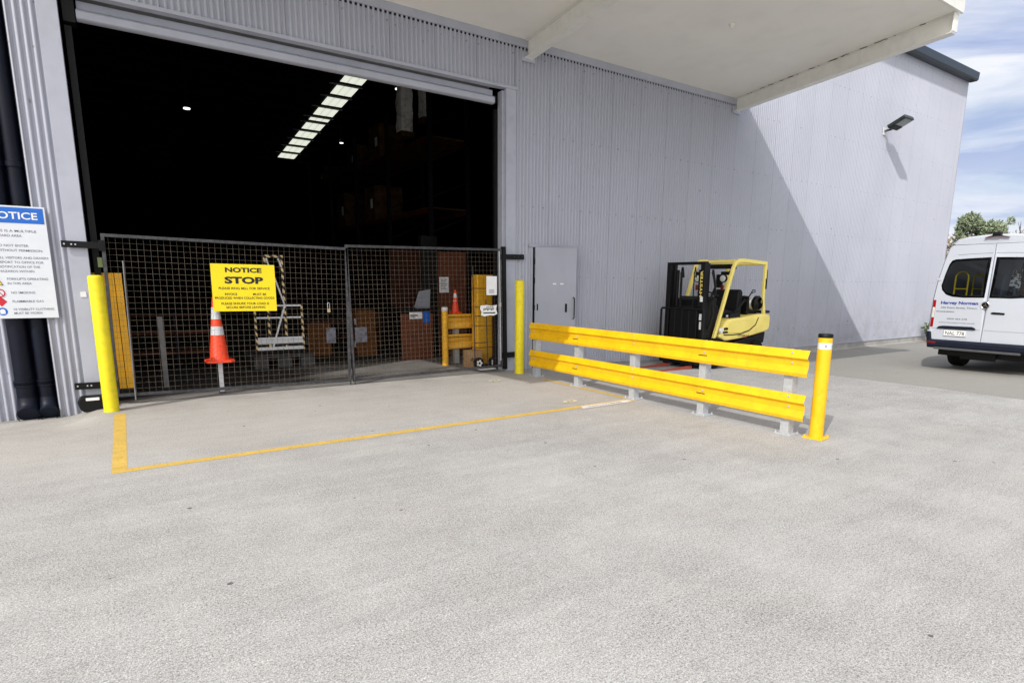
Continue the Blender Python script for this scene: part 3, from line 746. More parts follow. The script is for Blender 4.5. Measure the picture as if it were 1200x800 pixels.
# ------------------------------------------------------------------ guard rail barrier
bar = empty('guard_rail',(5.95,6.0,0),0,'long orange-yellow double W-beam guard rail on galvanised posts','barrier')
PY = [8.50,7.33,6.07,4.84,3.68]
prof = [(.012,.150),(.0,.155),(-.036,.062),(-.003,.028),(-.001,-.036),(-.026,-.118),(-.017,-.155),(-.004,-.157)]
def prof_u(v):
    for (u0,v0),(u1,v1) in zip(prof[1:],prof[2:]):
        if v1 <= v <= v0: return u0+(u1-u0)*(v-v0)/(v1-v0)
    return 0.
def wbeam(zc, tilt=0.):
    mb = MB(); xo = 5.868-5.95
    sc = .90
    mb.sheet([(u,v*sc) for u,v in prof], lambda u,v:(xo+u,3.445-6.0,zc+v), lambda u,v:(xo+u,8.58-6.0,zc+v))
    o = mb.build('rail','oyellow',bar,solid=.004,smooth=16,bevel=.0025); return o
rT = wbeam(.800); rB = wbeam(.328)
for rl, zc in ((rT,.800),(rB,.328)):
    for i,y in enumerate(PY):
        mb = MB(); xo=5.868-5.95
        for v in ((.118,-.006) if i != 1 and i != 3 else (-.006,)):
            xx = xo+prof_u(v*.9/.9)*1.-.003
            mb.cyl((xx+.006,y-6.0-.05,zc+v*.9),(xx-.009,y-6.0-.05,zc+v*.9),.014,.010,n=8)
        mb.split('bolt','galv',rl)
    for y in (7.36,4.86):
        mb = MB(); xo = 5.868-5.95-.0085
        mb.box((xo-.003,y-6-.11,zc-.050),(xo+.0005,y-6+.02,zc-.038)); mb.build('sticker','ink',rl)
for i,y in enumerate(PY):
    mb = MB(); c=.05
    # C-channel post
    mb.box((-.055,y-6-.05,.012),(-.047,y-6+.05,.93)); mb.box((-.047,y-6-.05,.012),(.05,y-6-.044,.93)); mb.box((-.047,y-6+.044,.012),(.05,y-6+.05,.93))
    mb.box((.042,y-6-.043,.012),(.05,y-6-.025,.93)); mb.box((.042,y-6+.025,.012),(.05,y-6+.043,.93))
    p = mb.build('post','galv',bar,bevel=.0015)
    mb = MB(); mb.box((-.10,y-6-.10,0),(.10,y-6+.10,.012)); bp2 = mb.build('base_plate','galv',p,bevel=.003)
    mb = MB()
    for sx in (-.08,.08):
        for sy in (-.08,.08): mb.cyl((sx,y-6+sy,.012),(sx,y-6+sy,.035),.011,n=6)
    mb.split('anchor_bolt','galv',bp2)

# ------------------------------------------------------------------ forklift
T = R_(5)
fk = empty('forklift',(9.3,8.2,ground_z(9.6,8.2)),math.pi+T,'pale yellow gas forklift with black mast parked against the grey wall','forklift')
# local: +x forward (towards the doorway), +y left (towards the yard)
mb = MB()
for s in (-1,1):
    y = .40*s
    mb.box((-.10,y-.045,.06),(-.02,y+.045,2.10)); mb.box((-.20,y-.035 if s<0 else y-.065,.06),(-.11,y+.065 if s<0 else y+.035,2.07))
    mb.box((-.02,y-.05*1,.06),(-.005,y+.05,2.10))
mast = mb.build('mast','blackmetal',fk,bevel=.006)
mb = MB(); mb.box((-.12,-.45,2.045),(-.02,.45,2.10)); mb.box((-.16,-.38,1.16),(-.10,.38,1.24)); mb.box((-.15,-.38,.45),(-.08,.38,.56)); mb.split('cross_member','blackmetal',mast,bevel=.005)
mb = MB(); 
mb.cyl((-.13,-.27,.2),(-.13,-.27,1.95),.036,n=14); mb.cyl((-.13,.27,.2),(-.13,.27,1.95),.036,n=14)
for y in (-.17,-.14,.15): mb.tube([(-.10,y,.7),(-.09,y,1.9),(-.12,y,2.0),(-.16,y,1.8)],.012,n=6)
mb.split('lift_cylinder','black',mast)
mb = MB(); mb.tube([(-.22,.45,.8),(-.27,.50,1.1),(-.24,.47,1.45),(-.28,.52,1.62),(-.22,.48,1.95)],.024,n=8); mb.tube([(-.2,.50,1.3),(-.26,.55,1.5),(-.22,.53,1.75),(-.2,.48,1.9)],.018,n=8); mb.split('hydraulic_hose','black',mast)
mb = MB(); text_bm(mb,'HYSTER',.058,.50,(-.003,.41,1.68),ax=(0,0,1),ay=(0,-1,0),bold=.022); 
mb.build('lettering','cream',mast,smooth=0)
mb = MB(); mb.box((-.004,.375,1.335),(-.001,.44,1.43)); mb.box((-.004,.38,.98),(-.001,.435,1.10)); mb.box((-.004,.39,.80),(-.001,.435,.95)); mb.split('sticker','paper',mast)
# carriage + load backrest
mb = MB(); mb.box((-.0,-.50,.10),(.05,.50,.19)); mb.box((0,-.50,.44),(.05,.50,.53)); mb.box((0,-.43,.19),(.035,-.36,.44)); mb.box((0,.36,.19),(.035,.43,.44))
mb.box((.0,-.40,.19),(.03,.40,.44))
car = mb.build('carriage','blackmetal',fk,bevel=.005)
mb = MB(); mb.tube([(.03,-.52,.45),(.03,-.52,1.16),(.03,-.50,1.19),(.03,.48,1.19),(.03,.50,1.16),(.03,.50,.45)],.020,n=8)
for y in (-.34,-.17,0,.17,.34): mb.cyl((.03,y,.5),(.03,y,1.19),.013,n=8)
mb.cyl((.03,-.52,.58),(.03,.50,.58),.014,n=8)
mb.build('load_backrest','blackmetal',car)
mb = MB(); mb.box((.0,-.30,.55),(.03,.36,1.17)); mb.build('guard_panel','black',car)
for s in (-1,1):
    mb = MB(); y=.27*s
    mb.prism([(.05,.02),(.05,.075),(.09,.07),(1.17,.045),(1.20,.03),(1.19,.02)],lambda x,z:(x,y-.05,z),lambda x,z:(x,y+.05,z)); fo = mb.build('fork','forkorange',fk,bevel=.005)
    mb = MB(); mb.box((.05,y-.05,.076),(.09,y+.05,.52)); mb.build('shank','blackmetal',fo,bevel=.005)
# chassis, counterweight, covers
mb = MB(); mb.box((-1.75,-.42,.16),(-.25,.42,.50)); mb.build('chassis','blackmetal',fk,bevel=.02)
side = [(-.56,.62),(-.78,.535),(-1.3,.56),(-1.75,.60),(-2.25,.66),(-2.44,.70),(-2.47,.80),(-2.47,1.00),(-2.42,1.04),(-2.2,1.05),(-1.85,1.05),(-1.35,1.0),(-.95,.985),(-.78,.95),(-.66,.80)]
mb = MB(); mb.prism(side,lambda x,z:(x,-.50,z),lambda x,z:(x,.50,z)); body = mb.build('body','cream',fk,bevel=.045,segs=4)
# inset side cover (the smooth bulge with dark seam)
cov = [(-.80,.70),(-1.3,.68),(-1.62,.74),(-1.85,.85),(-1.94,.985),(-1.34,.965),(-.95,.95),(-.80,.90)]
mb = MB(); mb.prism(cov,lambda x,z:(x,.488,z),lambda x,z:(x,.515,z)); mb.build('side_cover','cream',body,bevel=.014,segs=3)
mb = MB(); mb.tube([(-.70,.502,.665),(-1.0,.502,.655),(-1.32,.502,.662),(-1.64,.502,.72),(-1.87,.502,.835),(-1.96,.502,.98)],.012,n=6); mb.build('seam','black',body)
mb = MB(); mb.box((-.66,.495,.70),(-.82,.520,.735)); mb.box((-.70,.495,.765),(-.82,.518,.81)); mb.split('vent_slot','black',body,bevel=.004)
mb = MB(); mb.cyl((-.60,.48,.76),(-.60,.516,.76),.055,n=18); mb.build('filler_cap','paper',body)
mb = MB(); text_bm(mb,'HYSTER 2.5',.036,.42,(-1.42,.5075,.605),ax=(-1,0,-.05),ay=(0,0,1),bold=.015); mb.build('lettering','ink',body,smooth=0)
mb = MB(); mb.box((-1.40,.5065,.575),(-1.55,.5085,.59)); mb.build('side_mark','redink',body)
# cover under the tail
mb = MB(); mb.prism([(-1.2,.50),(-1.75,.56),(-2.40,.655),(-2.36,.42),(-1.9,.36),(-1.2,.42)],lambda x,z:(x,-.42,z),lambda x,z:(x,.44,z)); mb.build('under_guard','black',fk,bevel=.02)
# wheels
def wheel(x,y,r,w):
    mb = MB(); mb.lathe([(r*.55,-w/2),(r*.93,-w/2),(r,-w/2+.03),(r,w/2-.03),(r*.93,w/2),(r*.55,w/2)],(x,y,r),n=28,axis='Y'); o=mb.build('wheel','rubber',fk,smooth=50)
    mb = MB(); mb.lathe([(r*.56,-w/2+.012),(r*.5,-w/2+.03),(r*.2,-w/2+.02),(r*.2,w/2-.02),(r*.5,w/2-.03),(r*.56,w/2-.012)],(x,y,r),n=24,axis='Y'); mb.build('rim','cream',o,smooth=50)
for s in (-1,1): wheel(-.46,.43*s,.31,.19); wheel(-2.02,.41*s,.25,.17)
# floor plate, dash, steering, seat
mb = MB(); mb.box((-.95,-.48,.50),(-.20,.48,.60)); mb.box((-.62,.30,.555),(-.22,.52,.585)); mb.build('floor_plate','blackmetal',fk,bevel=.01)
mb = MB(); mb.prism([(-.22,.55),(-.24,1.15),(-.30,1.36),(-.42,1.44),(-.56,1.40),(-.50,1.1),(-.46,.6)],lambda x,z:(x,-.40,z),lambda x,z:(x,.40,z)); mb.prism([(-.56,.62),(-.50,1.3),(-.66,1.25),(-.8,.9),(-.85,.62)],lambda x,z:(x,-.34,z),lambda x,z:(x,.36,z)); mb.build('dashboard','black',fk,bevel=.03,segs=3)
mb = MB(); c=Vector((-.62,.10,1.46)); a1=Vector((.80,0,.42)).normalized(); a2=Vector((0,1,0)); mb.tube([c+a1*.18*math.cos(t)+a2*.18*math.sin(t) for t in [2*math.pi*i/28 for i in range(28)]],.016,n=8,closed=True)
mb.cyl(c,c+Vector((.08,0,-.25)),.025,n=10); mb.bar(c-a2*.17,c+a2*.17,.03,.012); mb.bar(c,c+a1*.17,.03,.012); mb.build('steering_wheel','black',fk)
mb = MB(); mb.tube([(-.46,.36,1.38),(-.42,.50,1.45),(-.36,.50,1.45)],.013,n=6); mb.tube([(-.78,-.2,1.0),(-.74,-.25,1.25)],.012,n=6); mb.tube([(-.75,.37,.62),(-.78,.44,.85),(-.95,.46,.98)],.010,n=6); mb.split('lever','black',fk)
mb = MB(); mb.prism([(-.92,1.0),(-.93,1.13),(-1.0,1.16),(-1.40,1.12),(-1.52,1.10),(-1.55,1.0)],lambda x,z:(x,-.26,z),lambda x,z:(x,.30,z)); 
mb.prism([(-1.40,1.08),(-1.44,1.50),(-1.49,1.57),(-1.56,1.57),(-1.60,1.50),(-1.58,1.05)],lambda x,z:(x,-.30,z),lambda x,z:(x,.32,z)); seat = mb.build('seat','seat',fk,bevel=.04,segs=3)
mb = MB(); mb.tube([(-1.30,.33,1.1),(-1.42,.40,1.25),(-1.58,.38,1.36),(-1.70,.33,1.32)],.022,n=8); mb.prism([(-1.0,1.0),(-1.02,1.08),(-1.36,1.1),(-1.4,1.0)],lambda x,z:(x,.30,z),lambda x,z:(x,.42,z)); mb.build('hip_restraint','seat',seat)
mb = MB(); mb.bar((-.98,.36,1.03),(-1.32,.40,1.06),.03,.04); mb.build('buckle','alu',seat)
# overhead guard
def leg(pts, w=.075, h=.06):
    m_ = MB()
    for a,b in zip(pts,pts[1:]): m_.bar(a,b,w,h,up=(0,1,0))
    for p in pts[1:-1]: m_.cyl((p[0],p[1]-h/2+.001,p[2]),(p[0],p[1]+h/2-.001,p[2]),w/2*.98,n=14)
    return m_
mb = MB(); gpart = None
for s in (1,-1):
    y=.455*s
    m_ = leg([(-.42,y,.60),(-.955,y,2.0),(-1.02,y,2.10),(-1.12,y,2.145),(-1.30,y,2.155),(-2.20,y,2.12)])
    o = m_.build('guard_frame','cream',fk,bevel=.012)
    m_ = leg([(-2.17,y,2.12),(-2.16,y,1.35),(-2.24,y,1.03)]); o2 = m_.build('rear_post','cream',fk,bevel=.012)
    m_ = MB(); m_.box((-2.235,y-.02,1.72),(-2.205,y+.03,1.99)); m_.box((-2.20,y+.02,1.58),(-2.17,y+.05,1.80)); m_.split('rear_lamp','black',o2,bevel=.004)
mb.box((-1.10,-.42,2.11),(-1.02,.42,2.165)); mb.box((-2.23,-.42,2.08),(-2.14,.42,2.14))
mb.box((-1.0,-.49,2.065),(-.50,-.42,2.10)) if False else None
for k in range(6):
    y=-.36+.144*k; mb.bar((-1.06,y,2.14),(-2.18,y,2.11),.03,.03)
mb.split('roof_bar','cream',fk,bevel=.006)
# front lamps with arms, mirror, indicators
for s in (1,-1):
    y=.36*s if s<0 else .25
    m_ = MB(); m_.box((-1.02,y-.09,1.86),(-.98,y+.09,1.93)); m_.tube([(-1.0,y,1.9),(-.97,y,1.80)],.014,n=6)
    hl = None
    m_.lathe([(.03,-.06),(.075,-.03),(.085,.02),(.08,.03)],(-.95,y,1.79),n=18,axis='X'); hl = m_.build('headlight','black',fk)
    m_ = MB(); m_.lathe([(.066,.031),(.03,.042),(.001,.045)],(-.95,y,1.79),n=18,axis='X'); m_.build('lens','lens',hl)
    m_ = MB(); m_.box((-.94,y-.03,1.55),(-.90,y+.03,1.66)); m_.build('indicator','darkred',fk,bevel=.01)
mb = MB(); mb.box((-1.30,-.14,1.60),(-1.26,.02,1.88)); mb.build('mirror','black',fk,bevel=.03,segs=3)
mb = MB(); mb.cyl((-1.75,-.05,2.0),(-1.75,-.05,2.09),.07,n=14); mb.box((-1.3,-.2,1.99),(-1.1,.3,2.08)); mb.build('beacon','black',fk)
# gas bottle
mb = MB(); mb.lathe([(.001,-.40),(.09,-.385),(.145,-.34),(.155,-.28),(.155,.28),(.145,.34),(.09,.385),(.001,.40)],(-1.98,0,1.28),n=24,axis='Y'); gb = mb.build('gas_bottle','silver',fk,smooth=50)
mb = MB(); mb.lathe([(.11,.36),(.16,.40),(.16,.46),(.12,.50)],(-1.98,0,1.28),n=24,axis='Y',cap=False); mb.lathe([(.159,-.08),(.159,-.02)],(-1.98,0,1.28),n=24,axis='Y',cap=False); mb.lathe([(.159,.10),(.159,.16)],(-1.98,0,1.28),n=24,axis='Y',cap=False); mb.split('strap','black',gb)
mb = MB(); mb.box((-2.16,-.30,1.02),(-1.78,.34,1.14)); mb.prism([(-1.72,1.06),(-1.75,1.40),(-1.80,1.44),(-1.83,1.06)],lambda x,z:(x,-.28,z),lambda x,z:(x,.36,z)); mb.box((-2.50,.20,1.06),(-2.2,.46,1.12)); mb.build('bottle_cradle','black',fk,bevel=.02)
mb = MB(); mb.tube([(-1.70,.40,1.42),(-1.68,.46,1.50),(-1.73,.46,1.56),(-1.85,.44,1.56),(-1.86,.44,1.52),(-1.72,.45,1.50)],.012,n=6); mb.build('fuel_hose','black',fk)

# ------------------------------------------------------------------ van
VX, VY, VZ = 14.2, 4.80, -.115
van = empty('van',(VX,VY,VZ),0,'white high-roof delivery van parked with its rear doors facing the yard','van')
# half section at height fraction: list of (y, z) for left half, z measured from ground
def xr(z): return .0 + (.10*sstep((z-1.35)/1.35))      # rear leans forward a little above the waist
HS = [(.955,.50),(.985,.62),(1.0,.85),(1.0,1.15),(.985,1.50),(.955,1.85),(.90,2.20),(.845,2.46),(.79,2.60),(.70,2.675),(.50,2.72),(.25,2.74),(0,2.745)]
def station(x, top=2.745, wsc=1., bot=.50):
    """section ring for given roof height; lower part keeps its shape"""
    out = []
    for y,z in HS:
        zz = bot+(z-.50)*(top-bot)/(2.745-.50)
        xx = x+xr(z)*max(0.,1-x/.5)
        yy = y
        if top < 2.6:   # hood / windscreen: keep sides upright
            k = (2.6-top)/1.6; yy = y+(1.0-y)*min(1,k)*(.75 if z < 2.6 else .30)*(1 if z<2.7 else 0)
        out.append((xx,yy*wsc,zz))
    return out
ST = [(0.0,2.715,.955),(.03,2.732,.972),(.08,2.742,.985),(.20,2.745,.995),(.5,2.745,1.),(1.5,2.745,1.),(2.5,2.745,1.),(3.5,2.745,1.),(4.1,2.73,1.),(4.45,2.62,1.),(5.05,1.60,1.),(5.15,1.42,.99),(5.6,1.22,.96),(5.82,1.05,.90),(5.92,.85,.84)]
mb = MB(); bm = mb.bm; rings=[]
for x,t,wsc in ST:
    s_ = station(x,t,wsc); full = s_+[(p[0],-p[1],p[2]) for p in s_[-2::-1]]
    rings.append([bm.verts.new(p) for p in full])
gl = MB(); nR = len(rings[0])
for i in range(len(rings)-1):
    for k in range(nR-1):
        kk = min(k, nR-2-k)
        if i == 9 and kk >= 5: continue          # windscreen
        if i == 8 and kk in (4,5): continue       # front door windows
        bm.faces.new((rings[i][k],rings[i][k+1],rings[i+1][k+1],rings[i+1][k]))
wind = [[Vector(v.co) for v in rings[i]] for i in (8,9,10)]
bm.faces.new(rings[-1])
for i in range(len(rings)-1): bm.faces.new((rings[i][0],rings[i][-1],rings[i+1][-1],rings[i+1][0]))
vb = mb.build('body','vanwhite',van,smooth=55,solid=.0)
mb = MB()
for k in range(5,nR-6): mb.poly([wind[1][k],wind[1][k+1],wind[2][k+1],wind[2][k]])
for k in (4,5,nR-6,nR-7): mb.poly([wind[0][k],wind[0][k+1],wind[1][k+1],wind[1][k]])
mb.build('windscreen','vanglass',van,smooth=60)
# rear frame & doors, standing in local Y-Z plane at x = 0
def rear_edge(z, inset=0.):
    for (y0,z0),(y1,z1) in zip(HS,HS[1:]):
        if z0 <= z <= z1: return (y0+(y1-y0)*(z-z0)/(z1-z0 if z1>z0 else 1))*.955-inset
    return 0.
zs = [.50,.62,.85,1.15,1.5,1.85,2.2,2.46,2.58]
def f_rear(off): return lambda y,z:(xr(z)+off,y,z)
# header panel above the doors, following the roof curve
mb = MB()
cap = [(y*.955,z) for y,z in HS if z >= 2.46]; cap = [(rear_edge(2.40),2.40)]+cap
full = cap+[(-y,z) for y,z in cap[-2::-1]]
zt = 2.605
low_ = [(y*.955-.02 if y > .05 else y,min(z,zt)) for y,z in [(p[0]/.955,p[1]) for p in cap]]
mb.prism([(y,z) for y,z in full if z >= 2.59]+[(-.70,2.585),(.70,2.585)], lambda y,z:(xr(z)-.004,y*.985,z-.028), lambda y,z:(xr(z)+.05,y,z-.01)); mb.build('rear_header','vanwhite',van,bevel=.012,segs=3)
def rear_door(s):
    e = []
    lo = [(s*.006,.56)]
    edge = [(s*(rear_edge(z)-.012),z) for z in (.62,.85,1.15,1.5,1.85,2.2,2.40,2.50)]
    outer = [(s*.004,.56),(s*(rear_edge(.62)-.02),.56)]+edge+[(s*(rear_edge(2.55)-.03),2.553),(s*.004,2.556)]
    win = [(s*.045,1.515),(s*.40,1.51),(s*.60,1.525),(s*.72,1.57),(s*.80,1.66),(s*.825,1.75),(s*.79,1.98),(s*.745,2.18),(s*.71,2.245),(s*.65,2.27),(s*.35,2.285),(s*.045,2.295)]
    mb = MB(); mb.holed(outer,win,f_rear(-.012),f_rear(.02)); d = mb.build('rear_door','vanwhite',van,bevel=.006,smooth=50)
    cx = sum(p[0] for p in win)/len(win); cz = sum(p[1] for p in win)/len(win)
    win2 = [(cx+(y-cx)*1.012,cz+(z-cz)*1.012) for y,z in win]
    mb = MB(); mb.bm.faces.new([mb.bm.verts.new(f_rear(-.014)(y,z)) for y,z in win2]); mb.build('window','vanglass',d,smooth=0)
    ins = [(cx+(y-cx)*.90,cz+(z-cz)*.88) for y,z in win]
    mb = MB(); mb.holed(win2,ins,f_rear(-.0128),f_rear(-.012)); mb.build('window_seal','black',d,smooth=0)
    mb = MB(); mb.tube([f_rear(-.014)(s*y,z) for y,z in ((.62,2.36),(.3,2.375),(.03,2.38))],.004,n=5); mb.tube([f_rear(-.0125)(s*y,z) for y,z in ((.90,.865),(.6,.868),(.03,.872))],.0025,n=5); mb.build('crease_line','greyink',d)
    mb = MB()
    for z in (.80,1.87):
        yy = s*(rear_edge(z)-.03); mb.box((xr(z)-.03,yy-.035,z-.02),(xr(z)+.0,yy+.05,z+.02))
    mb.split('hinge','vanwhite',d,bevel=.01)
    return d
dl = rear_door(1); dr = rear_door(-1)
def on(y,z,off=-.0135): return (xr(z)+off,y,z)
# (world z = local z - .115, world y = local y + 4.8)
mb = MB(); text_bm(mb,'Harvey Norman',.066,.66,on(.455,1.372),ax=(0,-1,0),bold=.04); mb.build('brand_lettering','bluelet',dl,smooth=0)
mb = MB(); text_bm(mb,'226 Evans Street, Timaru',.036,.64,on(.455,1.285),ax=(0,-1,0),bold=.02); text_bm(mb,'0800 464 278',.034,.36,on(.46,1.058),ax=(0,-1,0),bold=.02); text_bm(mb,'www.harveynorman.co.nz',.026,.64,on(.46,.985),ax=(0,-1,0),bold=.02); mb.build('address_lettering','greyink',dl,smooth=0)
mb = MB(); text_bm(mb,'APPLIANCES BEDDING',.024,.33,on(.69,1.205),ax=(0,-1,0),bold=.01); mb.build('small_lettering','ink',dl,smooth=0)
mb = MB(); c=on(-.0,1.365,-.02); mb.lathe([(.072,0),(.068,-.006),(.0,-.007)],c,n=28,axis='X'); bd = mb.build('badge','black',dl)
mb = MB(); cv=Vector(c); mb.tube([cv+Vector((-.008,.066*math.cos(a),.066*math.sin(a))) for a in [2*math.pi*i/28 for i in range(28)]],.006,n=6,closed=True)
for a in (90,210,330):
    t=R_(a); p=cv+Vector((-.009,.066*math.cos(t),.066*math.sin(t))); q=R_(a+90)
    o=Vector((0,.013*math.cos(q),.013*math.sin(q))); c2=cv+Vector((-.009,0,0)); mb.poly([c2+o,p,c2-o])
mb.build('star_emblem','chrome',bd,smooth=0)
mb = MB(); mb.prism([(.80,.865),(.77,.91),(.70,.925),(.18,.930),(.13,.915),(.10,.88),(.12,.868)],f_rear(-.0135),f_rear(-.04)); mb.build('grip_bar','vandark',dl,bevel=.008)
mb = MB(); mb.box((-.022,.255,.715),(-.0135,.665,.855)); pt = mb.build('number_plate','white',dl,bevel=.003)
mb = MB(); text_bm(mb,'NAL 778',.078,.34,(-.0235,.46,.745),ax=(0,-1,0),bold=.008); mb.build('plate_lettering','ink',pt,smooth=0)
mb = MB(); mb.tube([(-.0225,.26,.72),(-.0225,.66,.72),(-.0225,.66,.85),(-.0225,.26,.85)],.005,n=5,closed=True); mb.build('plate_border','ink',pt)
mb = MB(); mb.prism([(-.34,1.205),(-.32,1.23),(-.13,1.235),(-.10,1.215),(-.13,1.195),(-.32,1.19)],f_rear(-.0125),f_rear(-.022)); mb.build('handle_recess','black',dr,bevel=.004)
mb = MB(); mb.bar(on(-.16,1.245,-.04),on(-.26,1.245,-.04),.03,.02); mb.build('handle','vanwhite',dr,bevel=.006)
# lights
for s in (1,-1):
    mb = MB(); P_ = [(s*.94,.885),(s*.875,.885),(s*.872,1.45),(s*.93,1.455)]
    mb.prism(P_,lambda y,z:(-.015,y,z),lambda y,z:(.10,y+s*.022,z)); t = mb.build('tail_light','tail',van,bevel=.012)
    mb = MB(); mb.prism([(s*.925,1.09),(s*.88,1.09),(s*.88,1.30),(s*.922,1.30)],lambda y,z:(-.018,y,z),lambda y,z:(-.014,y,z)); mb.build('clear_lens','lens',t)
    mb = MB(); mb.box((-.01,s*.86,.78),(.08,s*.945,.88)); mb.build('lamp_base','vanwhite',van,bevel=.012)
    mb = MB(); mb.box((-.105,s*.76,.555),(-.095,s*.93,.595)); mb.build('reflector','darkred',van,bevel=.004)
mb = MB(); mb.prism([(.20,2.675),(.02,2.735),(-.20,2.675),(-.0,2.70)],lambda y,z:(.035,y,z),lambda y,z:(.12,y,z)); mb.build('brake_light','darkred',van)
mb = MB(); mb.box((.0,-.07,2.70),(.12,.07,2.775)); mb.build('camera_housing','black',van,bevel=.02)
# bumper
mb = MB(); sec=[(-.10,.50),(-.10,.60),(-.06,.635),(.05,.64),(.05,.46),(-.06,.46)]
mb.prism(sec,lambda x,z:(x,-.92,z),lambda x,z:(x,.92,z))
mb.prism([(.93,.46),(.955,.62),(.98,.80),(.90,.80),(.87,.64),(.84,.46)],lambda y,z:(-.06,y,z),lambda y,z:(.45,y+.01,z)); mb.prism([(-.93,.46),(-.955,.62),(-.98,.80),(-.90,.80),(-.87,.64),(-.84,.46)],lambda y,z:(-.06,y,z),lambda y,z:(.45,y-.01,z))
bu = mb.build('bumper','vandark',van,bevel=.02,segs=3)
mb = MB(); mb.box((-.12,-.70,.44),(-.04,.78,.485)); mb.build('step_plate','grille',bu,bevel=.008)
mb = MB(); mb.box((.2,-.8,.30),(5.2,.8,.46)); mb.box((.1,-.25,.26),(.16,.35,.42)); mb.build('underbody','black',van)
mb = MB(); mb.box((.06,-.93,.52),(4.2,.93,.56)); mb.box((3.0,-.9,.56),(3.05,.9,1.2)); mb.build('load_floor','vaninside',van)
def vwheel(x,y):
    r=.36; w=.25; mb = MB(); mb.lathe([(r*.62,-w/2),(r*.93,-w/2),(r,-w/2+.04),(r,w/2-.04),(r*.93,w/2),(r*.62,w/2)],(x,y,r),n=32,axis='Y'); o = mb.build('wheel','rubber',van,smooth=50)
    mb = MB(); mb.lathe([(r*.64,-w/2+.01),(r*.55,-w/2+.04),(r*.2,-w/2+.02),(r*.2,w/2-.02),(r*.55,w/2-.04),(r*.64,w/2-.01)],(x,y,r),n=24,axis='Y'); mb.build('rim','alu',o,smooth=50)
for s in (1,-1): vwheel(1.15,.82*s-.08*s); vwheel(4.85,.82*s)
mb = MB(); mb.prism([(-.01,.3),(.06,.46),(.06,.30)],lambda x,z:(.95,x+.6,z),lambda x,z:(.955,x+.9,z)); mb.build('mud_flap','black',van)
for s in (1,-1):
    mb = MB(); mb.box((4.55,s*1.0,1.35),(4.7,s*1.22,1.75)); mb.build('mirror','black',van,bevel=.03)
    mb = MB(); mb.box((5.72,s*.55,.85),(5.9,s*.82,1.05)); mb.build('headlight','lens',van,bevel=.03)
# yellow hand trucks behind the glass
for k,(y,x,sc,lb) in enumerate(((.60,.35,1.,'yellow hand truck frame standing behind the van rear window, nearer one'),(.44,.75,.8,'second yellow hand truck frame further inside the van, half hidden'))):
    t = empty('hand_truck',(VX+x,VY+y,VZ+.56),0,lb,'hand truck','hand trucks inside the van')
    mb = MB(); w_=.115*sc; hgt=1.47-.05*k
    arc=[(0,w_*math.cos(a),hgt-w_+w_*math.sin(a)) for a in [math.pi*i/10 for i in range(11)]]
    mb.tube([(0,w_,.1)]+arc+[(0,-w_,.1)],.016,n=8)
    for z in (.3,.8,1.12): mb.cyl((0,w_,z),(0,-w_,z),.013,n=8)
    mb.build('frame','toolyellow',t)
    mb = MB(); mb.box((-.02,-.18,.02),(-.25,.18,.035)); mb.build('toe_plate','toolyellow',t)
    mb = MB(); 
    for s in (1,-1): mb.cyl((.04,s*.15,.10),(.04,s*.20,.10),.10,n=18)
    mb.split('wheel','rubber',t)

# ------------------------------------------------------------------ vegetation
def foliage(name, parent, m, lumps, n, leaf, seed):
    rnd = random.Random(seed); mb = MB(); bm = mb.bm
    tot = sum(l[3]**2 for l in lumps)
    for cx,cy,cz,r in lumps:
        for _ in range(int(n*r*r/tot)):
            while True:
                p = Vector((rnd.uniform(-1,1),rnd.uniform(-1,1),rnd.uniform(-1,1)))
                if .25 < p.length < 1: break
            p = p.normalized()*(p.length**.5)*r*rnd.uniform(.7,1.12)
            c = Vector((cx,cy,cz))+p
            d = (p.normalized()*.6+Vector((rnd.uniform(-1,1),rnd.uniform(-1,1),rnd.uniform(-.3,1.1)))).normalized()
            sd = d.cross(Vector((rnd.uniform(-1,1),rnd.uniform(-1,1),rnd.uniform(-1,1)))).normalized()
            L_ = leaf*rnd.uniform(.6,1.5); w_ = L_*.22
            bm.faces.new([bm.verts.new(x) for x in (c,c+d*L_*.5+sd*w_,c+d*L_,c+d*L_*.5-sd*w_)])
    return mb.build(name,m,parent,smooth=0)
def tree(x,y,h,spread,label,group,m,seed,n=5200,leaf=.34,bare=False):
    rnd = random.Random(seed)
    t = empty('tree',(x,y,-.3),0,label,'tree',group)
    mb = MB(); lumps=[]
    mb.tube([(0,0,0),(.05,.02,h*.25),(-.04,.05,h*.45)],.2,n=10,radii=[.22,.17,.13])
    for k in range(11):
        a = k*2.4+rnd.uniform(-.4,.4); u = rnd.uniform(.35,1.)
        q = Vector((math.cos(a)*spread*u,math.sin(a)*spread*u,h*(1.0-.38*u*u)+rnd.uniform(-.3,.25)))
        b0 = Vector((0,0,h*rnd.uniform(.25,.45)))
        mid = b0.lerp(q,.5)+Vector((0,0,.25)); mb.tube([b0,mid,q],.06,n=6,radii=[.085,.05,.018])
        if not bare: lumps.append((q.x,q.y,q.z-.15,rnd.uniform(.38,.62)*spread*.55))
        for j in range(5 if bare else 2):
            e2 = mid.lerp(q,rnd.uniform(.2,.9)); e3 = e2+Vector((rnd.uniform(-1,1)*.6,rnd.uniform(-1,1)*.6,rnd.uniform(.2,.8)))
            mb.tube([e2,e2.lerp(e3,.5)+Vector((0,0,.06)),e3],.02,n=5,radii=[.025,.016,.006])
            if not bare: lumps.append((e3.x,e3.y,e3.z,rnd.uniform(.2,.36)*spread*.55))
    mb.build('trunk','bark',t)
    if lumps: foliage('crown',t,m,lumps,n,leaf,seed+1)
    return t
tree(42.2,15.15,6.3,1.45,'bushy grey-green tree rising above the white van roof',None,'leafa',5,9500,.16)
tree(43.4,12.9,5.9,1.3,'thin bare-branched tree beside the bushy tree above the van roof',None,'leafa',9,0,.3,True)
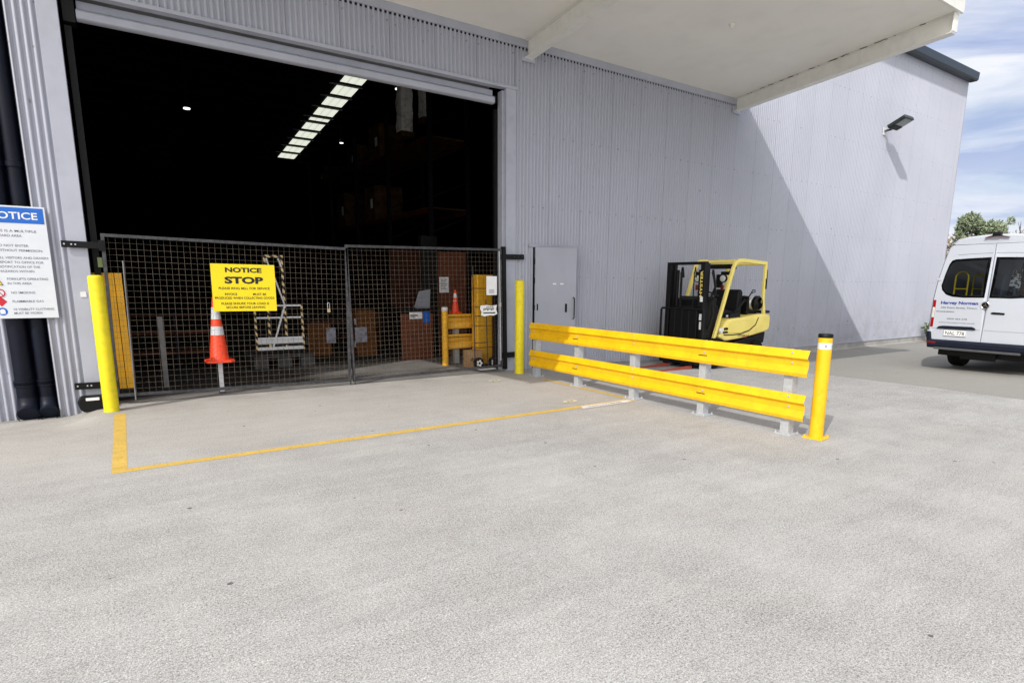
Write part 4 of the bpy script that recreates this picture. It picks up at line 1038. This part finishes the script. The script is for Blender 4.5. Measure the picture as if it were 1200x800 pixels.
hg = empty('hedge',(45,15.5,-.3),0,'brownish dry hedge low between the building corner and the van roof','hedge')
lumps=[(random.uniform(-1,1)*.8,-5+1.0*k,3.95+random.uniform(-.2,.3)-(.9 if k<4 else 0),1.15) for k in range(12)]
foliage('leaves',hg,'leafb',lumps,9000,.2,3)
mb = MB()
for k in range(12): mb.tube([(0,-5+k,0),(.1,-5+k+.1,1.5),(0,-5+k,3)],.08,n=6)
mb.build('stem','bark',hg)
wd = empty('weed',(22.5,9.05,-.22),0,'small green weed clump at the foot of the grey wall beside the van bumper','plant')
foliage('leaves',wd,'weed',[(0,0,.35,.17),(-.08,.04,.5,.13),(.1,-.05,.2,.15)],300,.10,8)
mb = MB(); mb.tube([(0,0,0),(.02,.01,.25),(-.03,.02,.6)],.008,n=5); mb.build('stem','bark',wd)

# ------------------------------------------------------------------ things inside the doorway
# leaning yellow boards by the left jamb
lb = empty('board_stack',(-.11,9.62,0),0,'narrow stack of orange-yellow boards standing just inside the gate hinge','boards')
mb = MB()
for k in range(4): mb.box((-.20+.085*k,-.02-.012*(k%2),.17),(-.121+.085*k,.03,1.70))
mb.split('board','oyellow_in',lb,bevel=.004)
MB().box((-.20,-.0,.03),(.13,.04,.168)).build('foot','blackmetal',lb)
# white post with cone behind the gate
wp = empty('marker_post',(1.09,9.56,0),0,'white post standing behind the gate under the traffic cone','post')
mb = MB(); mb.box((-.03,-.012,.02),(.03,.012,1.15)); mb.build('stake','reflect',wp,bevel=.004)
mb = MB(); mb.box((-.04,-.03,.0),(.04,.03,.02)); mb.build('foot','galvdirty',wp)
def cone(loc,h,rb,label,parent_tilt=0.):
    c = empty('traffic_cone',loc,0,label,'cone')
    c.rotation_euler=(0,parent_tilt,0)
    rt=rb*.26; f=lambda z: rb+(rt-rb)*z/h
    b=rb*1.5
    MB().prism([(b*sx*(1 if abs(sx)==1 else 1),b*sy) for sx,sy in ((-1,-.7),(-.7,-1),(.7,-1),(1,-.7),(1,.7),(.7,1),(-.7,1),(-1,.7))],lambda x,y:(x,y,0),lambda x,y:(x*.97,y*.97,.035)).build('base','conered',c,bevel=.008)
    MB().lathe([(f(.0)*1.08,.035),(f(.0),.05),(f(h*.97),h*.97),(f(h)*.8,h),(f(h)*.5,h)],n=28).build('body','conered',c,smooth=50)
    for z0,z1 in ((.42,.55),(.66,.84)):
        MB().lathe([(f(h*z0)+.003,h*z0),(f(h*z1)+.003,h*z1)],n=28,cap=False).build('reflective_band','reflect',c,smooth=50)
cone((1.09,9.56,.46),.93,.125,'large red traffic cone with silver bands hung behind the yellow stop sign')
# aluminium post
al = empty('steel_post',(.44,10.5,0),0,'short grey steel post standing inside the gate between boards and cone','post')
mb = MB(); mb.box((-.035,-.03,.0),(.035,.03,1.08)); mb.build('post','dullsteel',al,bevel=.004); MB().box((-.06,-.06,0),(.06,.06,.012)).build('base_plate','galvdirty',al)
# platform ladder
pdm = empty('platform_ladder',(2.443,12.0,.229),0,'aluminium platform ladder with black and yellow striped uprights inside the doorway','ladder')
for x,z1 in ((-.50,1.12),(-.23,2.12),(.12,2.12),(.48,1.12)):
    mb = MB(); mb.box((x-.022,-.022,.10),(x+.022,.022,z1)); mb.build('upright','hazard',pdm)
    mb = MB(); mb.cyl((x,-.03,.06),(x,.03,.06),.06,n=14); mb.build('castor','black',pdm)
mb = MB(); mb.box((-.255,-.022,2.12),(.145,.022,2.17)); mb.build('top_bar','hazard',pdm)
mb = MB(); 
for z in (1.09,.83): mb.box((-.50,-.015,z-.018),(.48,.015,z+.018))
mb.bar((.12,-.03,1.1),(-.10,-.03,1.85),.03,.03); mb.bar((.12,-.03,1.1),(-.17,-.03,.2),.035,.035); mb.bar((-.20,-.03,2.1),(-.16,-.03,1.95),.06,.03); mb.bar((.04,-.03,2.1),(.10,-.03,1.92),.06,.03); mb.split('brace','alu',pdm)
mb = MB(); mb.box((-.48,-.03,.26),(.46,.02,.40)); mb.box((-.48,-.03,.12),(.46,.02,.19)); mb.split('base_panel','alu',pdm)
pdm.scale = (.857,)*3
pp = empty('plastic_pallet',(2.46,12.15,0),0,'grey plastic pallet under the striped platform ladder inside the doorway','pallet')
MB().box((-.55,-.32,.19),(.55,.75,.228)).build('deck','plasticgrey',pp,bevel=.01)
for x in (-.42,0,.42):
    MB().box((x-.13,-.31,.0),(x+.13,.72,.188)).build('foot','plasticgrey',pp,bevel=.01)
# yellow column guard
cg = empty('column_guard',(5.92,10.33,0),0,'tall square orange-yellow column guard just inside the doorway','guard')
mb = MB(); mb.box((-.20,-.12,.02),(.20,.12,1.77)); mb.build('shell','oyellow_in',cg,bevel=.03,segs=3)
mb = MB()
for z in (.35,.78,1.15,1.5): mb.box((-.203,-.123,z),(.203,.123,z+.012))
mb.box((.13,-.124,.03),(.145,-.12,1.74)); mb.build('strap','brown',cg)
# hand truck next to it
ht = empty('hand_truck',(5.50,9.78,0),0,'grey hand truck with white-hubbed black wheels beside the yellow column guard','hand truck')
mb = MB(); mb.cyl((-.075,0,.12),(-.075,.06,1.92),.010,n=8); mb.cyl((.20,0,.12),(.20,.06,1.3),.010,n=8)
for z in (.5,1.0): mb.cyl((-.075,.02,z),(.20,.02,z),.008,n=8)
mb.build('frame','galvdirty',ht)
for x in (-.02,.30):
    mb = MB(); mb.lathe([(.07,-.03),(.105,-.02),(.105,.02),(.07,.03)],(x,-.04,.125),n=22,axis='Y'); o=mb.build('wheel','rubber',ht,smooth=50)
    mb = MB()
    for k in range(5): a=2*math.pi*k/5; mb.cyl((x+.042*math.cos(a),-.074,.125+.042*math.sin(a)),(x+.042*math.cos(a),-.03,.125+.042*math.sin(a)),.023,n=10)
    mb.build('rim','white',o)
mb = MB(); mb.box((-.1,-.26,.02),(.24,.0,.032)); mb.build('toe_plate','alu',ht)
# inner guard rail
ir = empty('guard_rail',(5.6,10.75,0),0,'short orange-yellow double guard rail inside the building near the cardboard box','barrier')
mb = MB(); mb.cyl((-.38,-.13,.0),(-.38,-.13,1.09),.062,n=22); po=mb.build('corner_post','oyellow_in',ir); MB().lathe([(.064,1.07),(.062,1.14),(.001,1.145)],(-.38,-.13,0),n=22).build('cap','white',po)
for zc in (.83,.43):
    mb = MB(); mb.sheet([(u,v*.8) for u,v in prof],lambda u,v:(-.30,-.02+u,zc+v),lambda u,v:(1.4,.12+u,zc+v)); mb.build('rail','oyellow_in',ir,solid=.004)
mb = MB(); mb.box((-.36,-.10,.96),(.30,-.06,1.0)); mb.box((-.36,-.10,.56),(.30,-.06,.60)); mb.split('tie_bar','oyellow_in',ir)
for x in (-.03,1.1):
    mb = MB(); mb.box((x-.05,.04,0),(x+.05,.14,1.0)); mb.build('post','galv',ir)
cone((5.56,10.82,1.005),.47,.075,'small red and white cone standing on the inner guard rail')
# carton with lettering
cb = empty('carton',(5.60,10.12,0),0,'small light brown box printed dys on the floor by the hand truck','box')
mb = MB(); mb.box((-.17,-.08,.0),(.13,.14,.33)); mb.build('box','cartonbright',cb,bevel=.004)
mb = MB(); text_bm(mb,'dyson',.075,.24,(-.01,-.082,.13),bold=.012); mb.build('lettering','ink',cb,smooth=0)
# brown partition and service counter
pt = empty('partition',(5.7,12.2,0),0,'tall brown board partition with a black post inside the doorway','partition')
mb = MB()
for x0,x1,z0 in ((.14,.86,.0),): mb.box((x0,0,z0),(x1,.04,2.28))
mb.split('board','brown',pt,bevel=.003)
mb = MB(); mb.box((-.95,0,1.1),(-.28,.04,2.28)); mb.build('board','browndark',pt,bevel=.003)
mb = MB(); mb.box((-.26,-.05,0),(.12,.1,2.6)); mb.build('post','black',pt)
ct = empty('counter',(5.14,11.75,0),0,'brown service counter with blue and white stickers inside the doorway','counter')
mb = MB(); mb.box((-.37,0,.0),(.36,.04,.97)); mb.build('front_board','brown',ct,bevel=.003)
mb = MB(); mb.box((-.42,-.05,1.03),(.40,.6,1.07)); mb.build('top','black',ct,bevel=.004)
mb = MB(); mb.box((-.18,-.006,.86),(.11,-.002,1.0)); mb.build('white_sticker','paper',ct); mb = MB(); mb.box((.13,-.006,.77),(.28,-.002,1.01)); mb.build('blue_sticker','blue',ct)
mb = MB(); mb.box((-.16,-.009,.92),(.0,-.0065,.945)); mb.box((-.16,-.009,.885),(-.05,-.0065,.90)); mb.build('print','ink',ct)
lp = empty('monitor',(5.32,11.9,1.07),R_(-12),'grey computer screen seen from behind standing on the counter','monitor')
mb = MB(); mb.prism([(-.17,.02),(.17,.02),(.19,.40),(-.06,.36)],lambda x,z:(x,0,z),lambda x,z:(x,.03,z)); mb.build('screen','screengrey',lp,bevel=.006)
mb = MB(); mb.box((-.15,-.05,.0),(.15,.14,.018)); mb.build('foot','greyink',lp)
ps = empty('wall_poster',(5.99,12.195,1.565),0,'grey paper poster pinned to the brown partition','poster')
MB().box((-.115,-.004,-.17),(.115,0,.17)).build('sheet','paper',ps)
mb = MB()
for k in range(7): mb.box((-.08,-.006,.11-.035*k),(.07-.02*(k%3),-.0042,.122-.035*k))
mb.build('print','greyink',ps)
# cartons
def carton(x,y,z,sx,sy,sz,label,rz=0.):
    e = empty('carton',(x,y,z),rz,label,'box','brown cartons stacked in the dark warehouse')
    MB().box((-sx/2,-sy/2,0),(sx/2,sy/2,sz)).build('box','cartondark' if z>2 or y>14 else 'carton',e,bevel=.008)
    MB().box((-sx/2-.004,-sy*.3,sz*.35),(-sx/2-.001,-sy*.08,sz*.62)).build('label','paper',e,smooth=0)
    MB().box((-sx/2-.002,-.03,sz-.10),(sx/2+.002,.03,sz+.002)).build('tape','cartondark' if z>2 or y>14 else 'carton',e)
carton(4.45,13.2,.0,.45,.5,.52,'brown carton at the bottom of the pile left of the counter')
carton(4.44,13.2,.52,.40,.45,.48,'brown carton on top of the pile left of the counter',.06)
carton(5.0,14.6,.0,.6,.6,.9,'brown carton standing behind the counter in the dark',.1)
carton(3.55,13.6,.0,.5,.5,.7,'brown carton on the floor between ladder and counter',-.1)
# orange shelving at left
sh = empty('shelving',(.75,12.4,0),0,'low orange shelving unit in the dark behind the traffic cone','shelf')
mb = MB()
for x in (-.7,0,.7): mb.box((x-.025,-.02,0),(x+.025,.02,1.05))
mb.split('upright','rackblue',sh)
mb = MB()
for z in (.32,.68,1.0): mb.box((-.7,-.025,z-.02),(.7,.025,z+.005))
mb.split('beam','rackorange',sh)
mb = MB()
for z in (.33,.69): mb.box((-.7,.03,z-.01),(.7,.6,z+.01))
mb.split('shelf_board','brown',sh)
sh2 = copy_tree(sh); sh2.location = (4.25,14.3,0)
sh['group'] = sh2['group'] = 'low shelving in the dark'
tag(sh2,'low orange shelving unit in the dark between the padlock and counter','shelf')
# pallet racks with wrapped loads
def rack(x,y0,bays,label):
    e = empty('pallet_rack',(x,y0,0),0,label,'rack','tall pallet racks in the dark warehouse')
    for b in range(bays+1):
        mb = MB()
        for xx in (0,1.05): mb.box((xx-.05,2.8*b-.04,0),(xx+.05,2.8*b+.04,6.2))
        for k in range(7): mb.bar((0,2.8*b,.3+.85*k),(1.05,2.8*b,.75+.85*k),.03,.03)
        mb.build('upright_frame','rackblue',e)
    for z in (3.4,5.1):
        for xx in (0,1.05):
            mb = MB(); mb.box((xx-.025,0,z-.06),(xx+.025,2.8*bays,z+.06)); mb.build('beam','rackorange',e)
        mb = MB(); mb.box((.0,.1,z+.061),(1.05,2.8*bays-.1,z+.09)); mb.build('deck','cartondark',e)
rack(6.65,14.2,4,'tall dark pallet rack holding film wrapped loads high up in the warehouse')
def wrapped(x,y,z,sx,sy,sz,label,seed):
    rnd = random.Random(seed); e = empty('wrapped_pallet',(x,y,z),0,label,'pallet','film wrapped loads on the rack')
    mb = MB(); n=14; rows=[]
    for k in range(9):
        zz = .14+sz*k/8; row=[]
        for i in range(24):
            a=2*math.pi*i/24; c,s=math.cos(a),math.sin(a); q=1/max(abs(c),abs(s))**.8
            rr=rnd.uniform(.88,1.06)*(1 if k<7 else .9); row.append(mb.bm.verts.new((c*q*sx/2*rr,s*q*sy/2*rr,zz)))
        rows.append(row)
    for A,B in zip(rows,rows[1:]):
        for i in range(24): mb.bm.faces.new((A[i],A[(i+1)%24],B[(i+1)%24],B[i]))
    mb.bm.faces.new(rows[-1]); mb.build('load','wrap',e,smooth=20)
    mb = MB(); mb.box((-sx/2,-sy/2,0),(sx/2,sy/2,.03)); mb.box((-sx/2,-sy/2,.10),(sx/2,sy/2,.13))
    for xx in (-sx/2+.05,0,sx/2-.05): mb.box((xx-.05,-sy/2,.03),(xx+.05,sy/2,.10))
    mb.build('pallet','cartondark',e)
wrapped(6.78,16.0,5.45,.36,.40,1.25,'wider film wrapped load with loose film high on the rack',2)
wrapped(7.36,16.0,5.9,.24,.35,.9,'narrow film wrapped load high on the rack beside the wider one',4)
for k,(x,y,z,sx,sz) in enumerate(((7.0,17.9,5.2,.8,.9),(7.2,20.5,5.2,.9,.8),(7.1,18.6,3.5,.9,1.0),(7.1,21.5,3.5,.9,1.1),(7.2,24.2,5.2,.9,.7))):
    carton(x,y,z,sx,.9,sz,['carton behind the wrapped loads on the top rack level','carton further along the top rack level','carton second along the middle rack level','carton third along the middle rack level','carton at the far end of the top rack level'][k])
# lit high-bay lamps
for k,(x,y,z) in enumerate(((2.65,20,8.14),(2.01,20,6.31),(8.26,20,7.89),(9.45,30,8.14))):
    e = empty('ceiling_lamp',(x,y,z),0,['lit round ceiling lamp just under the roller door edge','lit round ceiling lamp alone in the dark away from the skylights','lit round ceiling lamp next to the wrapped loads','lit round ceiling lamp far back between the skylights and the rack'][k],'lamp','lit round lamps hanging in the warehouse')
    MB().cyl((0,0,.0),(0,0,.025),.085,n=18).build('lens','lampglow',e)
    MB().lathe([(.10,.026),(.10,.09),(.05,.2),(.02,.22)],n=18).build('housing','black',e)
    MB().cyl((0,0,.22),(0,0,max(.3,8.9-z)),.01,n=6).build('rod','black',e)

# ------------------------------------------------------------------ camera
TH = dict(f=696.047,px=615.66,py=463.62,p=.186046,y=.591891,r=.00761131,H=1.6)
r_, u_, f_ = rot3(TH['p'],TH['y'],TH['r'])
cd = bpy.data.cameras.new('camera'); co = bpy.data.objects.new('camera',cd); COL.objects.link(co)
co.matrix_world = Matrix(((r_.x,u_.x,-f_.x,0),(r_.y,u_.y,-f_.y,0),(r_.z,u_.z,-f_.z,TH['H']),(0,0,0,1)))
cd.sensor_fit='HORIZONTAL'; cd.sensor_width=36; cd.lens=36*TH['f']/1200
cd.shift_x=(600-TH['px'])/1200; cd.shift_y=(TH['py']-400)/1200
cd.clip_start=.05; cd.clip_end=6000
scene.camera = co

# ------------------------------------------------------------------ light
SUN = Vector((-1.06,-.48,1)).normalized()
el = math.asin(SUN.z); az = math.atan2(SUN.x,SUN.y)          # azimuth clockwise from +Y
sl = bpy.data.lights.new('sun','SUN'); sl.energy=2.9; sl.angle=R_(.5); sl.color=(1,.965,.905)
so = bpy.data.objects.new('sun',sl); COL.objects.link(so); so.rotation_euler = SUN.to_track_quat('Z','Y').to_euler(); so.location=(-30,-15,40)
wo = bpy.data.worlds.new('World'); scene.world = wo; wo.use_nodes = True
nt = wo.node_tree; N = nt.nodes; Lk = nt.links
bg = N['Background']; out = N['World Output']
sky = N.new('ShaderNodeTexSky'); sky.sky_type='NISHITA'; sky.sun_disc=False; sky.sun_elevation=el; sky.sun_rotation=az; sky.air_density=1.; sky.dust_density=.6
Lk.new(sky.outputs[0],bg.inputs[0]); bg.inputs[1].default_value=.11
tc = N.new('ShaderNodeTexCoord')
warp = M_map(nt,tc.outputs['Generated'],(1.,1.,4.2),(.3,.1,.0),(0,R_(3),0))
c1 = M_noise(nt,warp,1.9,8,.55,.7); c2 = M_noise(nt,warp,4.5,9,.6,.4)
mask = M_range(nt,M_math(nt,'ADD',M_math(nt,'MULTIPLY',c1,.72),M_math(nt,'MULTIPLY',c2,.28)),.37,.56)
shade = M_range(nt,M_noise(nt,M_map(nt,tc.outputs['Generated'],(1,1,5.5),(1.7,.4,.2)),2.1,7,.55,.5),.42,.58)
ccol = M_mix(nt,shade,(.42,.50,.74),(.90,.92,.98))
sz_=N.new('ShaderNodeSeparateXYZ'); Lk.new(tc.outputs['Generated'],sz_.inputs[0])
lowc=M_math(nt,'MULTIPLY',M_range(nt,sz_.outputs[2],.17,.05),M_range(nt,c2,.40,.56))
ccol=M_mix(nt,M_math(nt,'MULTIPLY',lowc,.8),ccol,(.93,.94,.97))
bg2 = N.new('ShaderNodeBackground'); pass; vd=N.new('ShaderNodeVectorMath'); vd.operation='DOT_PRODUCT'; Lk.new(tc.outputs['Generated'],vd.inputs[0]); vd.inputs[1].default_value=SUN
gl=M_math(nt,'MULTIPLY',M_math(nt,'POWER',M_math(nt,'MAXIMUM',vd.outputs['Value'],0.),2.),2.2)      # unseen sky glow added towards the sun to raise ambient light
Lk.new(M_math(nt,'MULTIPLY',M_math(nt,'ADD',gl,1.),1.09),bg2.inputs[1])
Lk.new(M_mix(nt,M_math(nt,'MINIMUM',M_math(nt,'MULTIPLY',gl,.85),.9),ccol,(.90,.86,.80)),bg2.inputs[0])
mxs = N.new('ShaderNodeMixShader'); Lk.new(M_range(nt,mask,0,1,.5,.97),mxs.inputs[0]); Lk.new(bg.outputs[0],mxs.inputs[1]); Lk.new(bg2.outputs[0],mxs.inputs[2]); Lk.new(mxs.outputs[0],out.inputs[0])

scene.render.engine='CYCLES'
scene.cycles.max_bounces=8; scene.cycles.transparent_max_bounces=12
scene.cycles.use_denoising=True; scene.cycles.denoising_prefilter='NONE'
scene.view_settings.view_transform='Standard'; scene.view_settings.look='None'; scene.view_settings.exposure=0; scene.view_settings.gamma=1
